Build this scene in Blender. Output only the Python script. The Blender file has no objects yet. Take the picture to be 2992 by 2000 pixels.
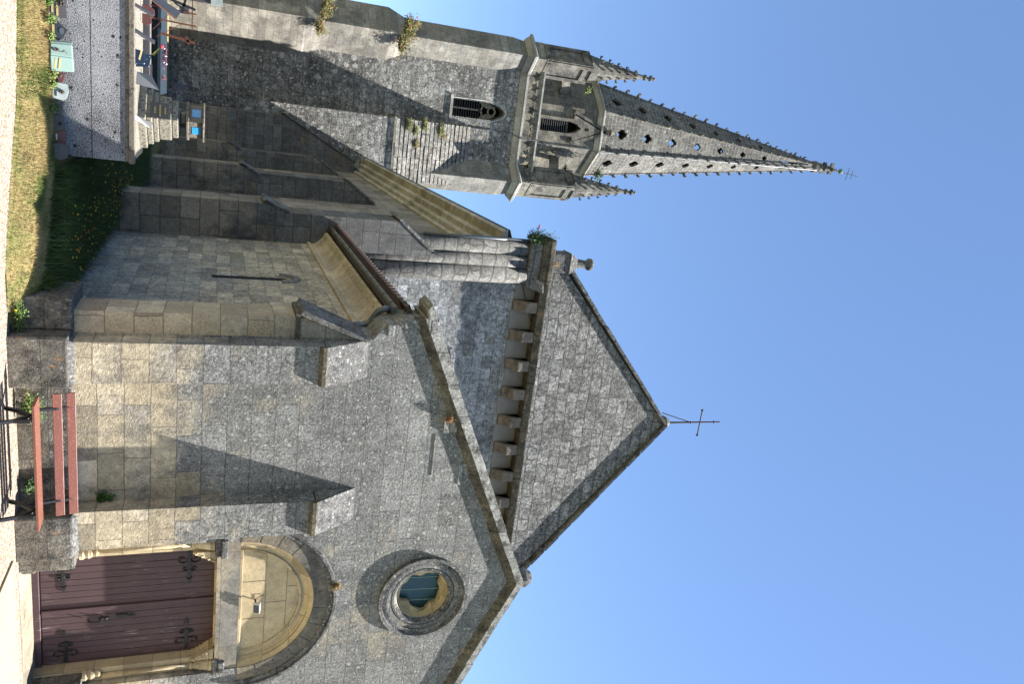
import bpy, bmesh, math, random
from math import sin, cos, pi, radians, sqrt, atan2
from mathutils import Vector, Matrix
from mathutils.geometry import tessellate_polygon
import numpy as np
random.seed(7); rng = np.random.default_rng(7)
S = bpy.context.scene; COL = S.collection

# ------------------------------------------------------------------ camera (held on its side: world up is image right)
cd = bpy.data.cameras.new('camera'); cam = bpy.data.objects.new('camera', cd); COL.objects.link(cam)
pr = Vector((.95432653, -.29782585, .02367776)); pu = Vector((-.12888327, -.33888962, .93195651)); pf = Vector((.26953659, .89244249, .36179612))
cam.matrix_world = Matrix(((pu.x, -pr.x, -pf.x, 0), (pu.y, -pr.y, -pf.y, 0), (pu.z, -pr.z, -pf.z, 2.56), (0, 0, 0, 1)))
cd.sensor_width = 36; cd.lens = 2292/2992*36; cd.clip_start = .1; cd.clip_end = 3000
S.camera = cam
# ------------------------------------------------------------------ world, sun, exposure
SUN = Vector((.40, -.18, .90)).normalized()
W = bpy.data.worlds.new('World'); S.world = W; W.use_nodes = True
nt = W.node_tree; bg = nt.nodes['Background']; sky = nt.nodes.new('ShaderNodeTexSky'); sky.sky_type = 'NISHITA'; sky.sun_disc = False
sky.sun_elevation = math.asin(SUN.z); sky.sun_rotation = atan2(SUN.x, SUN.y)
sky.altitude = 300; sky.air_density = 1.0; sky.dust_density = .1; sky.ozone_density = 4.2
nt.links.new(sky.outputs[0], bg.inputs[0]); bg.inputs[1].default_value = .066
sd = bpy.data.lights.new('sun', 'SUN'); sd.energy = 5.0; sd.angle = radians(.5); sd.color = (1, .965, .91)
sun = bpy.data.objects.new('sun', sd); COL.objects.link(sun); sun.rotation_euler = SUN.to_track_quat('Z', 'Y').to_euler()
S.view_settings.view_transform = 'Standard'; S.view_settings.look = 'None'; S.view_settings.gamma = 1
S.view_settings.exposure = 1.93

# ------------------------------------------------------------------ mesh builder
class MB:
    def __init__(s): s.v = []; s.f = []; s.m = []
    def add(s, v, f, mi=0):
        k = len(s.v); s.v += [tuple(p) for p in v]; s.f += [tuple(i+k for i in q) for q in f]; s.m += [mi]*len(f); return s
    def box(s, x0, x1, y0, y1, z0, z1, mi=0):
        v = [(x0,y0,z0),(x1,y0,z0),(x1,y1,z0),(x0,y1,z0),(x0,y0,z1),(x1,y0,z1),(x1,y1,z1),(x0,y1,z1)]
        return s.add(v, HEX, mi)
    def hex(s, v, mi=0): return s.add(v, HEX, mi)
    def obox(s, c, ax, ay, az, hx, hy, hz, mi=0):
        c = Vector(c); v = [c+ax*(a*hx)+ay*(b*hy)+az*(d*hz) for d in (-1,1) for a, b in ((-1,-1),(1,-1),(1,1),(-1,1))]
        return s.add(v, HEX, mi)
    def beam(s, p0, p1, w, h, up=(0,0,1), mi=0):
        p0 = Vector(p0); p1 = Vector(p1); d = (p1-p0).normalized(); a = d.cross(Vector(up)).normalized(); b = a.cross(d)
        return s.obox((p0+p1)/2, d, a, b, (p1-p0).length/2, w/2, h/2, mi)
    def tube(s, pts, r, n=8, cap=True, mi=0):
        pts = [Vector(p) for p in pts]; rr = r if isinstance(r, (list, tuple)) else [r]*len(pts); V = []; F = []
        ref = None
        for i, p in enumerate(pts):
            d = (pts[min(i+1, len(pts)-1)]-pts[max(i-1, 0)]).normalized()
            if ref is None: ref = Vector((0,0,1)) if abs(d.z) < .9 else Vector((1,0,0))
            a = d.cross(ref).normalized(); b = d.cross(a); ref = a.cross(d)*-1 if False else ref
            V += [p+(a*cos(2*pi*k/n)+b*sin(2*pi*k/n))*rr[i] for k in range(n)]
        for i in range(len(pts)-1):
            F += [(i*n+k, i*n+(k+1)%n, (i+1)*n+(k+1)%n, (i+1)*n+k) for k in range(n)]
        if cap: F += [tuple(range(n))[::-1], tuple((len(pts)-1)*n+k for k in range(n))]
        return s.add(V, F, mi)
    def lathe(s, c, prof, n=8, rot=0, mi=0):      # prof: (r, z) bottom to top
        V = []; F = []
        for r, z in prof: V += [(c[0]+r*cos(rot+2*pi*k/n), c[1]+r*sin(rot+2*pi*k/n), c[2]+z) for k in range(n)]
        for i in range(len(prof)-1): F += [(i*n+k, i*n+(k+1)%n, (i+1)*n+(k+1)%n, (i+1)*n+k) for k in range(n)]
        F += [tuple(range(n))[::-1], tuple((len(prof)-1)*n+k for k in range(n))]
        return s.add(V, F, mi)
    def plate(s, loops, fmap, d0, d1, mi=0, back=True):   # loops of (a,b); fmap(a,b,d)
        flat = [p for l in loops for p in l]; tri = tessellate_polygon([[Vector((a, b, 0)) for a, b in l] for l in loops])
        n = len(flat); V = [fmap(a, b, d0) for a, b in flat]+[fmap(a, b, d1) for a, b in flat]
        F = [tuple(t) for t in tri]
        if back: F += [tuple(i+n for i in t)[::-1] for t in tri]
        k = 0
        for l in loops:
            m = len(l); F += [(k+i, k+(i+1) % m, n+k+(i+1) % m, n+k+i) for i in range(m)]; k += m
        return s.add(V, F, mi)
    def ring(s, cx, cz, r0, r1, y0, y1, a0, a1, n, mi=0, kx=1):
        closed = abs(a1-a0-2*pi) < 1e-6; V = []; F = []
        for i in range(n+1):
            a = a0+(a1-a0)*i/n
            for r, y in ((r0, y0), (r1, y0), (r1, y1), (r0, y1)): V.append((cx+r*cos(a)*kx, y, cz+r*sin(a)))
        for i in range(n):
            for k in range(4): F.append((i*4+k, i*4+(k+1) % 4, i*4+4+(k+1) % 4, i*4+4+k))
        if not closed: F += [(0,1,2,3), (n*4+3, n*4+2, n*4+1, n*4)]
        return s.add(V, F, mi)
    def stones(s, p0, p1, w, h, L=.8, jit=.012, up=(0,0,1), mi=0):  # a run of separate coping stones
        p0 = Vector(p0); p1 = Vector(p1); T = (p1-p0).length; n = max(1, round(T/L)); d = (p1-p0).normalized()
        for i in range(n):
            a = p0+d*(T*i/n+.004); b = p0+d*(T*(i+1)/n-.004); j = Vector((random.uniform(-jit, jit), random.uniform(-jit, jit), random.uniform(-jit, jit)))
            s.beam(a+j, b+j, w*random.uniform(.97, 1.03), h*random.uniform(.95, 1.05), up, mi)
        return s
    def out(s, name, mats, parent=None, smooth=False, bevel=0, loc=None):
        me = bpy.data.meshes.new(name); me.from_pydata(s.v, [], s.f)
        mats = mats if isinstance(mats, (list, tuple)) else [mats]
        for m in mats: me.materials.append(m)
        if any(s.m): me.polygons.foreach_set('material_index', s.m)
        bm = bmesh.new(); bm.from_mesh(me); bmesh.ops.recalc_face_normals(bm, faces=bm.faces); bm.to_mesh(me); bm.free()
        if smooth: me.polygons.foreach_set('use_smooth', [True]*len(me.polygons))
        me.update(); o = bpy.data.objects.new(name, me); COL.objects.link(o)
        if loc: o.location = loc
        if parent: o.parent = parent; o.matrix_parent_inverse = Matrix.Translation(-Vector(parent['origin'])) if 'origin' in parent else Matrix()
        if bevel:
            b = o.modifiers.new('bevel', 'BEVEL'); b.width = bevel; b.segments = 2; b.limit_method = 'ANGLE'
        return o
HEX = [(0,3,2,1),(4,5,6,7),(0,1,5,4),(1,2,6,5),(2,3,7,6),(3,0,4,7)]
def thing(name, label, cat, loc=(0,0,0), group=None):
    o = bpy.data.objects.new(name, None); COL.objects.link(o); o.location = loc; o['origin'] = list(loc); o.empty_display_size = .2
    o['label'] = label; o['category'] = cat
    if group: o['group'] = group
    return o
def tag(o, label=None, cat=None, group=None, kind=None):
    if label: o['label'] = label
    if cat: o['category'] = cat
    if group: o['group'] = group
    if kind: o['kind'] = kind
    return o
def fy(a, b, d): return (a, d, b)      # plate in the x-z plane, depth along y
def fx(a, b, d): return (d, a, b)      # plate in the y-z plane, depth along x
def circ(cx, cz, r, a0, a1, n): return [(cx+r*cos(a0+(a1-a0)*i/n), cz+r*sin(a0+(a1-a0)*i/n)) for i in range(n+1)]
def rect(x0, x1, z0, z1): return [(x0, z0), (x1, z0), (x1, z1), (x0, z1)]

# ------------------------------------------------------------------ materials
class NT:
    def __init__(s, name):
        s.m = bpy.data.materials.new(name); s.m.use_nodes = True; s.t = s.m.node_tree; s.b = s.t.nodes['Principled BSDF']
        s.b.inputs['Roughness'].default_value = .9; s.b.inputs['Specular IOR Level'].default_value = .2
        s.geo = s.t.nodes.new('ShaderNodeNewGeometry')
    def n(s, typ, ins={}, **kw):
        x = s.t.nodes.new('ShaderNode'+typ)
        for k, v in kw.items(): setattr(x, k, v)
        for k, v in ins.items():
            if hasattr(v, 'is_output') or isinstance(v, bpy.types.NodeSocket): s.t.links.new(v, x.inputs[k])
            else: x.inputs[k].default_value = v
        return x
    def math(s, op, a, b=0, c=None, clamp=False):
        i = {0: a, 1: b}
        if c is not None: i[2] = c
        return s.n('Math', i, operation=op, use_clamp=clamp).outputs[0]
    def mix(s, f, a, b, mode='MIX'):
        x = s.t.nodes.new('ShaderNodeMix'); x.data_type = 'RGBA'; x.blend_type = mode
        for k, v in ((0, f), (6, a), (7, b)):
            if isinstance(v, bpy.types.NodeSocket): s.t.links.new(v, x.inputs[k])
            else: x.inputs[k].default_value = v if k == 0 else (*v, 1)
        return x.outputs[2]
    def noise(s, vec, sc, det=4, rough=.6, off=0):
        if off: vec = s.n('VectorMath', {0: vec, 1: (off, off*1.7, off*.6)}, operation='ADD').outputs[0]
        return s.n('TexNoise', {'Vector': vec, 'Scale': sc, 'Detail': det, 'Roughness': rough}).outputs[0]
    def step(s, v, a, b): return s.n('MapRange', {0: v, 1: a, 2: b, 3: 0, 4: 1}).outputs[0]
    def uz(s):
        p = s.n('SeparateXYZ', {0: s.geo.outputs['Position']}).outputs; q = s.n('SeparateXYZ', {0: s.geo.outputs['True Normal']}).outputs
        k = s.math('GREATER_THAN', s.math('ABSOLUTE', q[0]), s.math('MULTIPLY', s.math('ABSOLUTE', q[1]), 1.02))
        u = s.n('Mix', {0: k, 2: p[0], 3: p[1]}).outputs[0]
        return u, p[2], p, q
    def fin(s, col, h=None, strength=.5, dist=.02):
        if isinstance(col, bpy.types.NodeSocket): s.t.links.new(col, s.b.inputs['Base Color'])
        else: s.b.inputs['Base Color'].default_value = (*col, 1)
        if h is not None:
            b = s.n('Bump', {'Height': h, 'Strength': strength, 'Distance': dist}); s.t.links.new(b.outputs[0], s.b.inputs['Normal'])
        return s.m

KA = .72
def stone(name, A=(.50,.40,.245), B=(.27,.255,.235), z0=99, z1=100, nz=1.0, tz=.6, bw=.8, rh=.37, mort=.007, mdark=.5, tvar=.38, warp=.02,
          dark=.35, dcol=(.055,.053,.052), dsc=.7, dthr=.55, spots=.5, ssc=9, scol=(.50,.49,.45), orange=0, streak=0, sc=1, bump=.6, dist=.02, grain=.35, z_off=0, u_off=0, spec=0, sth=.62, pits=.5, mg_=.75, mfade=0):
    A, B, dcol, scol = [tuple(c*KA for c in k) for k in (A, B, dcol, scol)]
    N = NT(name); u, z, P, q = N.uz(); pos = N.geo.outputs['Position']
    w = N.math('MULTIPLY', N.math('SUBTRACT', N.noise(pos, 1.3/sc, 2), .5), warp*6)
    w2 = N.math('MULTIPLY', N.math('SUBTRACT', N.noise(pos, 9/sc, 2, off=4), .5), warp)
    uu = N.math('ADD', N.math('ADD', u, w), w2+u_off if not isinstance(w2, bpy.types.NodeSocket) else N.math('ADD', w2, u_off)); zz = N.math('ADD', N.math('ADD', z, w2), N.math('ADD', N.math('MULTIPLY', w, .35), z_off))
    vec = N.n('CombineXYZ', {0: uu, 1: zz, 2: 0}).outputs[0]
    br = N.n('TexBrick', {'Vector': vec, 'Color1': (0,0,0,1), 'Color2': (1,1,1,1), 'Mortar': (.5,.5,.5,1), 'Scale': 1, 'Mortar Size': mort, 'Mortar Smooth': .3, 'Bias': 0, 'Brick Width': bw, 'Row Height': rh}, offset=.41, offset_frequency=2, squash=.72, squash_frequency=3)
    t = N.n('SeparateColor', {0: br.outputs[0]}).outputs[0]; mo = br.outputs['Fac']
    nl = N.noise(pos, .55/sc, 5, .65); nm = N.noise(pos, 3.2/sc, 6, .65, off=11); nf = N.noise(pos, 26/sc, 4, .7, off=3)
    m = N.math('ADD', N.math('ADD', N.step(z, z0, z1), N.math('MULTIPLY', N.math('SUBTRACT', nl, .5), nz*2)), N.math('MULTIPLY', N.math('SUBTRACT', t, .5), tz)) if z0 < 90 else N.math('ADD', 0., 0.)
    m = N.step(N.math('ADD', m, N.math('MULTIPLY', N.math('SUBTRACT', nm, .5), .9)), .25, .8) if z0 < 90 else N.math('MULTIPLY', m, 0)
    if z0 <= -50: m = N.math('ADD', 0, 1.)
    A2 = tuple(c*k for c, k in zip(A, (.78, .76, .78))); B2 = tuple(c*.66 for c in B)
    ca = N.mix(N.step(nm, .35, .7), A, A2); cb = N.mix(N.step(nm, .3, .7), B, B2)
    c = N.mix(m, ca, cb)
    # per-block tone
    tv = N.n('MapRange', {0: t, 1: 0, 2: 1, 3: 1-tvar, 4: 1+tvar*.7}).outputs[0]
    if mfade: tv = N.n('Mix', {0: N.math('MULTIPLY', m, mfade), 2: tv, 3: 1.0}).outputs[0]; mo = N.math('MULTIPLY', mo, N.math('SUBTRACT', 1, N.math('MULTIPLY', m, mfade*.75)))
    c = N.mix(1, c, N.n('CombineColor', {0: tv, 1: tv, 2: N.math('MULTIPLY', tv, 1.0)}).outputs[0], 'MULTIPLY')
    if dark:
        dn = N.noise(pos, dsc/sc, 7, .68, off=21); c = N.mix(N.math('MULTIPLY', N.step(N.math('ADD', dn, N.math('MULTIPLY', N.math('SUBTRACT', t, .5), .12)), dthr, dthr+.16), dark), c, dcol)
    if streak:
        sv = N.n('CombineXYZ', {0: N.math('MULTIPLY', u, 5), 1: N.math('MULTIPLY', z, .45), 2: 0}).outputs[0]
        c = N.mix(N.math('MULTIPLY', N.step(N.noise(sv, 1, 5, .6), .5, .72), streak), c, dcol)
    mg = N.n('MapRange', {0: N.noise(pos, 9/sc, 5, .75, off=31), 1: .36, 2: .66, 3: 1-grain*mg_, 4: 1+grain*mg_*.8}).outputs[0]
    c = N.mix(1, c, N.n('CombineColor', {0: mg, 1: mg, 2: mg}).outputs[0], 'MULTIPLY')
    if pits: c = N.mix(N.math('MULTIPLY', N.step(N.noise(pos, 38/sc, 3, .6, off=51), .63, .70), pits), c, (.03,.028,.026))
    # speckle
    g = N.n('MapRange', {0: nf, 1: .3, 2: .7, 3: 1-grain, 4: 1+grain}).outputs[0]
    if mfade: g = N.n('Mix', {0: N.math('ADD', N.math('MULTIPLY', m, .65), .35), 2: 1.0, 3: g}).outputs[0]
    c = N.mix(1, c, N.n('CombineColor', {0: g, 1: g, 2: g}).outputs[0], 'MULTIPLY')
    if spots:
        for k, (s_, amt) in enumerate(((ssc*1.3, .8), (ssc*3.4, 1))):
            wv = N.n('VectorMath', {0: pos, 1: N.n('VectorMath', {0: N.n('TexNoise', {'Vector': pos, 'Scale': s_*1.6}).outputs[1], 1: (.5/s_,)*3}, operation='MULTIPLY').outputs[0]}, operation='ADD').outputs[0]
            vo = N.n('TexVoronoi', {'Vector': wv, 'Scale': s_/sc}); rr = N.n('SeparateColor', {0: vo.outputs['Color']}).outputs[0]
            rad = N.math('MULTIPLY', N.math('MAXIMUM', N.math('SUBTRACT', rr, sth), 0), .62)
            sp = N.math('MULTIPLY', N.step(N.math('ADD', N.math('SUBTRACT', rad, vo.outputs['Distance']), N.math('MULTIPLY', N.math('SUBTRACT', nf, .5), .55)), -.01, .06), N.math('MULTIPLY', spots*amt, N.math('ADD', N.math('MULTIPLY', m, .85), .15)))
            c = N.mix(sp, c, scol)
    if orange:
        on = N.noise(pos, 6/sc, 5, .7, off=41); c = N.mix(N.math('MULTIPLY', N.step(on, .62, .7), orange), c, (.36, .17, .045))
    c = N.mix(N.math('MULTIPLY', mo, mdark), c, (.05, .045, .04)) if mdark > 0 else N.mix(N.math('MULTIPLY', mo, -mdark), c, (.42, .40, .36))
    h = N.math('ADD', N.math('ADD', N.math('MULTIPLY', nf, .55), N.math('MULTIPLY', N.noise(pos, 80/sc, 2, .5, off=8), .25)), N.math('MULTIPLY', N.noise(pos, 7/sc, 4, .6, off=9), .35))
    h = N.math('SUBTRACT', h, N.math('MULTIPLY', mo, .9)); h = N.math('ADD', h, N.math('MULTIPLY', t, .25))
    return N.fin(c, h, bump, dist)

def plain(name, col, rough=.6, var=.15, sc=20, metal=0, bump=0, spec=.3, speck=None):
    col = tuple(c*KA for c in col); N = NT(name); pos = N.geo.outputs['Position']; nf = N.noise(pos, sc, 4, .65)
    c = N.mix(N.step(nf, .3, .7), tuple(x*(1-var) for x in col), tuple(min(1, x*(1+var)) for x in col))
    if speck: c = N.mix(N.math('MULTIPLY', N.step(N.noise(pos, speck[1], 3, .6, off=5), speck[2], speck[2]+.05), speck[3]), c, speck[0])
    N.b.inputs['Roughness'].default_value = rough; N.b.inputs['Metallic'].default_value = metal; N.b.inputs['Specular IOR Level'].default_value = spec
    return N.fin(c, nf if bump else None, bump, .01)

CREAM = (.72, .61, .42)
M = dict(
 corner=stone('corner_buttress_stone', A=(.66,.53,.35), B=(.34,.31,.26), z0=2.2, z1=5.2, nz=.8, bw=2.2, rh=.40, z_off=.06, dark=.5, dthr=.56, dcol=(.13,.115,.095), spots=.4, ssc=8, sth=.5, grain=.3, mg_=.4, bump=.6, dist=.02, mort=.009),
 facade=stone('facade_stone', A=CREAM, B=(.30,.295,.28), z0=1.3, z1=2.9, nz=.55, streak=.35, mfade=.4, grain=.65, mg_=.4, tvar=.42, bw=.88, rh=.372, z_off=.093, dark=.65, dthr=.54, dcol=(.11,.108,.103), spots=.85, ssc=8, sth=.42, bump=1, dist=.03),
 portal=stone('portal_cream_stone', A=(.60,.48,.29), bw=.6, rh=.45, dark=.35, dthr=.6, spots=0, grain=.12, bump=.3, dist=.01),
 tymp=stone('tympanum_stone', A=(.64,.51,.31), B=(.40,.35,.27), z0=3.3, z1=5.2, nz=1.1, bw=50, rh=50, mort=0, tvar=0, dark=.3, dthr=.55, spots=0, grain=.15, bump=.3, dist=.01),
 lintel=stone('lintel_stone', A=(.42,.36,.26), B=(.27,.25,.22), z0=2.6, z1=3.4, bw=.95, rh=.41, dark=.4, spots=.2, grain=.2, bump=.4),
 vous=stone('voussoir_stone', A=(.42,.36,.26), B=(.25,.235,.21), z0=2.0, z1=4.0, bw=9, rh=9, mort=0, dark=.5, spots=.4, grain=.3, bump=.5),
 plinth=stone('plinth_stone', A=(.25,.22,.17), B=(.2,.19,.17), z0=0, z1=1, bw=.75, rh=.4, dark=.8, dsc=2.5, dthr=.48, dcol=(.035,.033,.03), spots=.8, ssc=12, sth=.45, orange=.5, grain=.5, bump=1, dist=.03),
 coping=stone('gable_coping_stone', A=(.42,.41,.38), B=(.42,.41,.38), z0=0, z1=1, bw=3, rh=3, dark=.9, dsc=3.5, dthr=.5, dcol=(.05,.048,.045), spots=.5, ssc=10, sth=.45, grain=.5, bump=.9, dist=.03),
 weath=stone('weathering_stone', A=(.25,.245,.235), B=(.25,.245,.235), z0=0, z1=1, bw=3, rh=3, dark=.8, dsc=3.2, dthr=.47, dcol=(.045,.044,.043), spots=.9, ssc=10, sth=.45, grain=.6, bump=1, dist=.03),
 golden=stone('golden_soffit_stone', A=(.66,.56,.40), bw=.9, rh=3, dark=.5, dsc=1.3, dthr=.53, dcol=(.17,.12,.07), spots=0, grain=.25, bump=.4),
 aisle=stone('aisle_wall_stone', A=(.60,.53,.42), B=(.72,.59,.41), z0=-1.5, z1=6.5, nz=1.6, bw=.62, rh=.30, warp=.05, dark=.5, dthr=.53, dsc=1.1, dcol=(.21,.185,.16), spots=.3, streak=.45, grain=.5, bump=.9, dist=.04, mdark=.3, tvar=.35),
 butt=stone('buttress_stone', A=(.40,.33,.235), B=(.20,.195,.185), z0=2.0, z1=4.6, nz=.9, bw=.95, rh=.46, dark=.75, dsc=.8, dthr=.52, dcol=(.05,.05,.052), spots=.4, ssc=7, grain=.3, bump=.5, mort=.014, mdark=.7),
 nave=stone('nave_side_stone', A=(.42,.36,.28), B=(.36,.32,.27), z0=5, z1=9, bw=1.0, rh=.45, dark=.4, streak=.35, spots=0, bump=.4),
 block=stone('crossing_wall_stone', A=(.36,.35,.31), B=(.46,.47,.47), z0=0, z1=1, bw=.55, rh=.32, warp=.03, dark=.8, dthr=.5, dsc=.6, dcol=(.085,.087,.092), spots=.3, ssc=5, grain=.6, sc=1.4, bump=.9, dist=.04, mdark=.3),
 gable=stone('gable_rubble_stone', A=(.25,.24,.22), B=(.33,.325,.31), z0=0, z1=1, bw=.62, rh=.38, warp=.09, dark=.45, dthr=.5, dsc=1.5, dcol=(.08,.078,.075), spots=.6, ssc=6, sth=.5, grain=.75, sc=1.5, bump=1, dist=.09, mort=.02, mdark=.6),
 column=stone('column_stone', A=(.30,.29,.26), B=(.215,.21,.195), z0=0, z1=1, bw=.9, rh=.40, mort=.03, mdark=.7, warp=.09, dark=.75, dthr=.47, dsc=1.4, dcol=(.10,.098,.09), spots=.3, grain=.5, bump=.6, dist=.03),
 panel=plain('render_infill', (.24,.23,.21), .95, .12, 3),
 corbel=stone('corbel_stone', A=(.36,.31,.24), B=(.34,.30,.25), z0=0, z1=14, bw=9, rh=9, mort=0, dark=.7, dsc=3, dthr=.48, spots=.3, orange=.3, bump=.8, dist=.03),
 cornice=stone('crossing_cornice_stone', A=(.26,.23,.17), B=(.2,.18,.14), z0=0, z1=1, bw=.9, rh=9, dark=.75, dsc=2.5, dthr=.47, dcol=(.045,.042,.035), orange=.8, spots=.5, grain=.45, bump=.9, dist=.04),
 ncornice=stone('nave_cornice_stone', A=(.52,.51,.48), bw=.8, rh=9, dark=.55, dsc=1.2, dthr=.5, dcol=(.19,.17,.14), spots=0, grain=.25, bump=.5, dist=.03),
 tower=stone('tower_stone', A=(.38,.37,.34), B=(.40,.39,.36), z0=0, z1=1, bw=.9, rh=.36, warp=.03, dark=.65, dsc=1.6, dthr=.45, dcol=(.095,.092,.088), spots=.85, ssc=4.5, scol=(.60,.58,.54), grain=.75, sc=2.6, sth=.36, bump=1, dist=.12, mdark=.25, mort=.012),
 glacis=stone('glacis_stone', A=(.38,.37,.34), B=(.38,.36,.32), z0=0, z1=1, bw=.9, rh=9, mort=0, dark=.6, dsc=2, dthr=.46, dcol=(.08,.075,.06), spots=.7, ssc=4.5, sth=.45, orange=.45, grain=.7, sc=2.2, bump=1, dist=.1),
 pier=stone('tower_pier_stone', A=(.37,.345,.29), B=(.31,.30,.27), z0=14, z1=21, nz=1.3, bw=1.1, rh=.42, dark=.75, dsc=1.1, dthr=.48, dcol=(.12,.115,.105), spots=.4, ssc=5, grain=.3, sc=1.2, bump=.7, dist=.04),
 drum=stone('belfry_stone', A=(.36,.33,.25), B=(.24,.225,.195), z0=20, z1=26, bw=.8, rh=.34, dark=.8, dsc=.9, dthr=.47, dcol=(.085,.08,.07), spots=.4, ssc=4, orange=.3, grain=.45, sc=1.2, bump=.7, dist=.04),
 spire=stone('spire_stone', A=(.36,.33,.28), B=(.23,.222,.20), z0=0, z1=1, bw=.62, rh=.30, mort=.018, mdark=-.4, dark=.75, dsc=1.5, dthr=.44, dcol=(.075,.071,.065), spots=.8, ssc=6, sth=.5, scol=(.5,.48,.43), orange=.3, grain=.5, sc=2.2, bump=.7, dist=.05),
 pinn=stone('pinnacle_stone', A=(.36,.34,.28), B=(.24,.23,.2), z0=20, z1=23, bw=1.6, rh=.5, dark=.85, dsc=1.3, dthr=.46, spots=.5, orange=.4, ssc=4, grain=.35, sc=1.2, bump=.7, dist=.05),
 roughcast=stone('roughcast_render', A=(.33,.33,.33), B=(.33,.33,.33), z0=0, z1=1, bw=50, rh=50, mort=0, dark=0, spots=0, tvar=0, grain=.55, sc=.6, bump=1, dist=.03),
 tomb=plain('tomb_granite', (.27,.25,.20), .85, .3, 40, bump=.4, speck=((.05,.045,.04), 26, .54, .9)),
 curb=plain('weathered_concrete', (.20,.175,.14), .95, .35, 30, bump=.8, speck=((.05,.045,.04), 14, .56, .8)),
 slate=plain('blue_granite', (.020,.036,.052), .5, .2, 60),  # darkened so the colour carries the shadow over the blue tomb
 darkgr=plain('dark_granite', (.03,.034,.042), .3, .25, 60, spec=.5),
 grey=plain('grey_granite', (.09,.083,.088), .5, .2, 45),
 mint=plain('mint_green_ceramic', (.27,.38,.325), .25, .03, 5, spec=.6),
 red=plain('red_granite', (.14,.055,.05), .45, .25, 50),
 marble=plain('pale_marble', (.38,.44,.42), .45, .15, 8),
 navy=plain('navy_enamel', (.010,.018,.035), .25, .2, 30, spec=.6, speck=((.25,.35,.45), 25, .66, .8)),
 brass=plain('brass_plate', (.62,.47,.20), .4, .15, 15, metal=.3),
 bronze=plain('bronze_relief', (.07,.06,.05), .5, .5, 60, metal=.4),
 white=plain('white_enamel', (.7,.7,.68), .4, .05),
 bluepane=plain('blue_glass', (.045,.30,.62), .15, .08, 8, spec=.6),
 gold=plain('gilt_letters', (.35,.26,.10), .4, .1, metal=.4),
 rust=plain('rusty_iron', (.15,.052,.03), .85, .4, 25, bump=.3),
 iron=plain('black_iron', (.014,.014,.016), .5, .2, 30, spec=.4),
 wroug=plain('rusted_wrought_iron', (.05,.025,.018), .8, .4, 30),
 lead=plain('grey_zinc', (.13,.145,.16), .4, .2, 8, metal=.5),
 gutter=plain('aged_zinc_gutter', (.085,.08,.072), .5, .25, 4, metal=.4),
 tile=plain('terracotta_tile', (.12,.075,.055), .9, .45, 7, bump=.4, speck=((.05,.045,.04), 9, .5, .8)),
 cable=plain('conductor_cable', (.16,.17,.18), .5, .1, metal=.5),
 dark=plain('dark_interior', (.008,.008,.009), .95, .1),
 louvre=plain('slate_louvre', (.10,.10,.10), .8, .25, 12),
 screen=plain('teal_window_screen', (.012,.055,.062), .35, .15, 3, spec=.5),
 strap=plain('screen_strap', (.30,.42,.43), .6, .05),
 grn=plain('green_leaf', (.10,.19,.035), .6, .4, 12),
 dkgrn=plain('dark_leaf', (.035,.075,.02), .6, .4, 10),
 ygrn=plain('yellow_green_leaf', (.20,.22,.06), .7, .4, 10),
 olv=plain('olive_leaf', (.14,.13,.05), .7, .4, 10),
 dry=plain('dry_stem', (.30,.15,.06), .8, .4, 25),
 pink=plain('pink_petal', (.45,.03,.12), .6, .2), yellow=plain('yellow_petal', (.85,.62,.02), .6, .15, 8), orangep=plain('orange_petal', (.80,.25,.01), .6, .15, 8),
 purple=plain('faded_purple_petal', (.18,.06,.12), .8, .3), coral=plain('coral_petal', (.7,.08,.12), .6, .1), greenball=plain('verdigris_copper', (.14,.24,.15), .7, .2),
)
# speckled roughcast wall: strong salt-and-pepper with black lichen spots
def _rough():
    N = NT('roughcast'); pos = N.geo.outputs['Position']; a = N.noise(pos, 55, 3, .8); b = N.noise(pos, 2, 4, .6, off=3)
    c = N.mix(N.step(N.math('ADD', a, N.math('MULTIPLY', N.math('SUBTRACT', N.noise(pos, 1.1, 5, .7, off=77), .5), .35)), .42, .60), (.045,.046,.05), (.36,.36,.375)); c = N.mix(N.math('MULTIPLY', N.step(b, .4, .75), .35), c, (.42,.42,.43))
    for s_, th in ((7, .66), (16, .62)):
        v = N.n('TexVoronoi', {'Vector': pos, 'Scale': s_}); r = N.n('SeparateColor', {0: v.outputs['Color']}).outputs[0]
        c = N.mix(N.math('MULTIPLY', N.math('GREATER_THAN', r, th), N.step(N.math('SUBTRACT', .38, N.math('ADD', v.outputs['Distance'], N.math('MULTIPLY', a, .3))), 0, .08)), c, (.025,.025,.028))
    z = N.n('SeparateXYZ', {0: pos}).outputs[2]
    for zz in (.80,): c = N.mix(N.step(N.math('ABSOLUTE', N.math('SUBTRACT', z, zz)), .009, .004), c, (.03,.03,.03))
    return N.fin(c, a, 1, .02)
M['roughcast'] = _rough()
def _door():
    N = NT('maroon_door_paint'); u, z, P, q = N.uz(); pos = N.geo.outputs['Position']
    sv = N.n('CombineXYZ', {0: N.math('MULTIPLY', P[0], 34), 1: N.math('MULTIPLY', P[2], 2.2), 2: 0}).outputs[0]; g = N.noise(sv, 1, 6, .7); b = N.noise(pos, 1.6, 3, .6)
    c = N.mix(N.noise(pos, 2.5, 4), (.044,.023,.024), (.082,.046,.048))
    c = N.mix(N.math('MULTIPLY', N.step(g, .57, .63), N.step(b, .42, .58)), c, (.21,.175,.16))
    c = N.mix(N.math('MULTIPLY', N.step(g, .34, .28), .8), c, (.03,.02,.02))
    N.b.inputs['Roughness'].default_value = .55; N.b.inputs['Specular IOR Level'].default_value = .35
    return N.fin(c, g, .25, .01)
M['door'] = _door()
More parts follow.
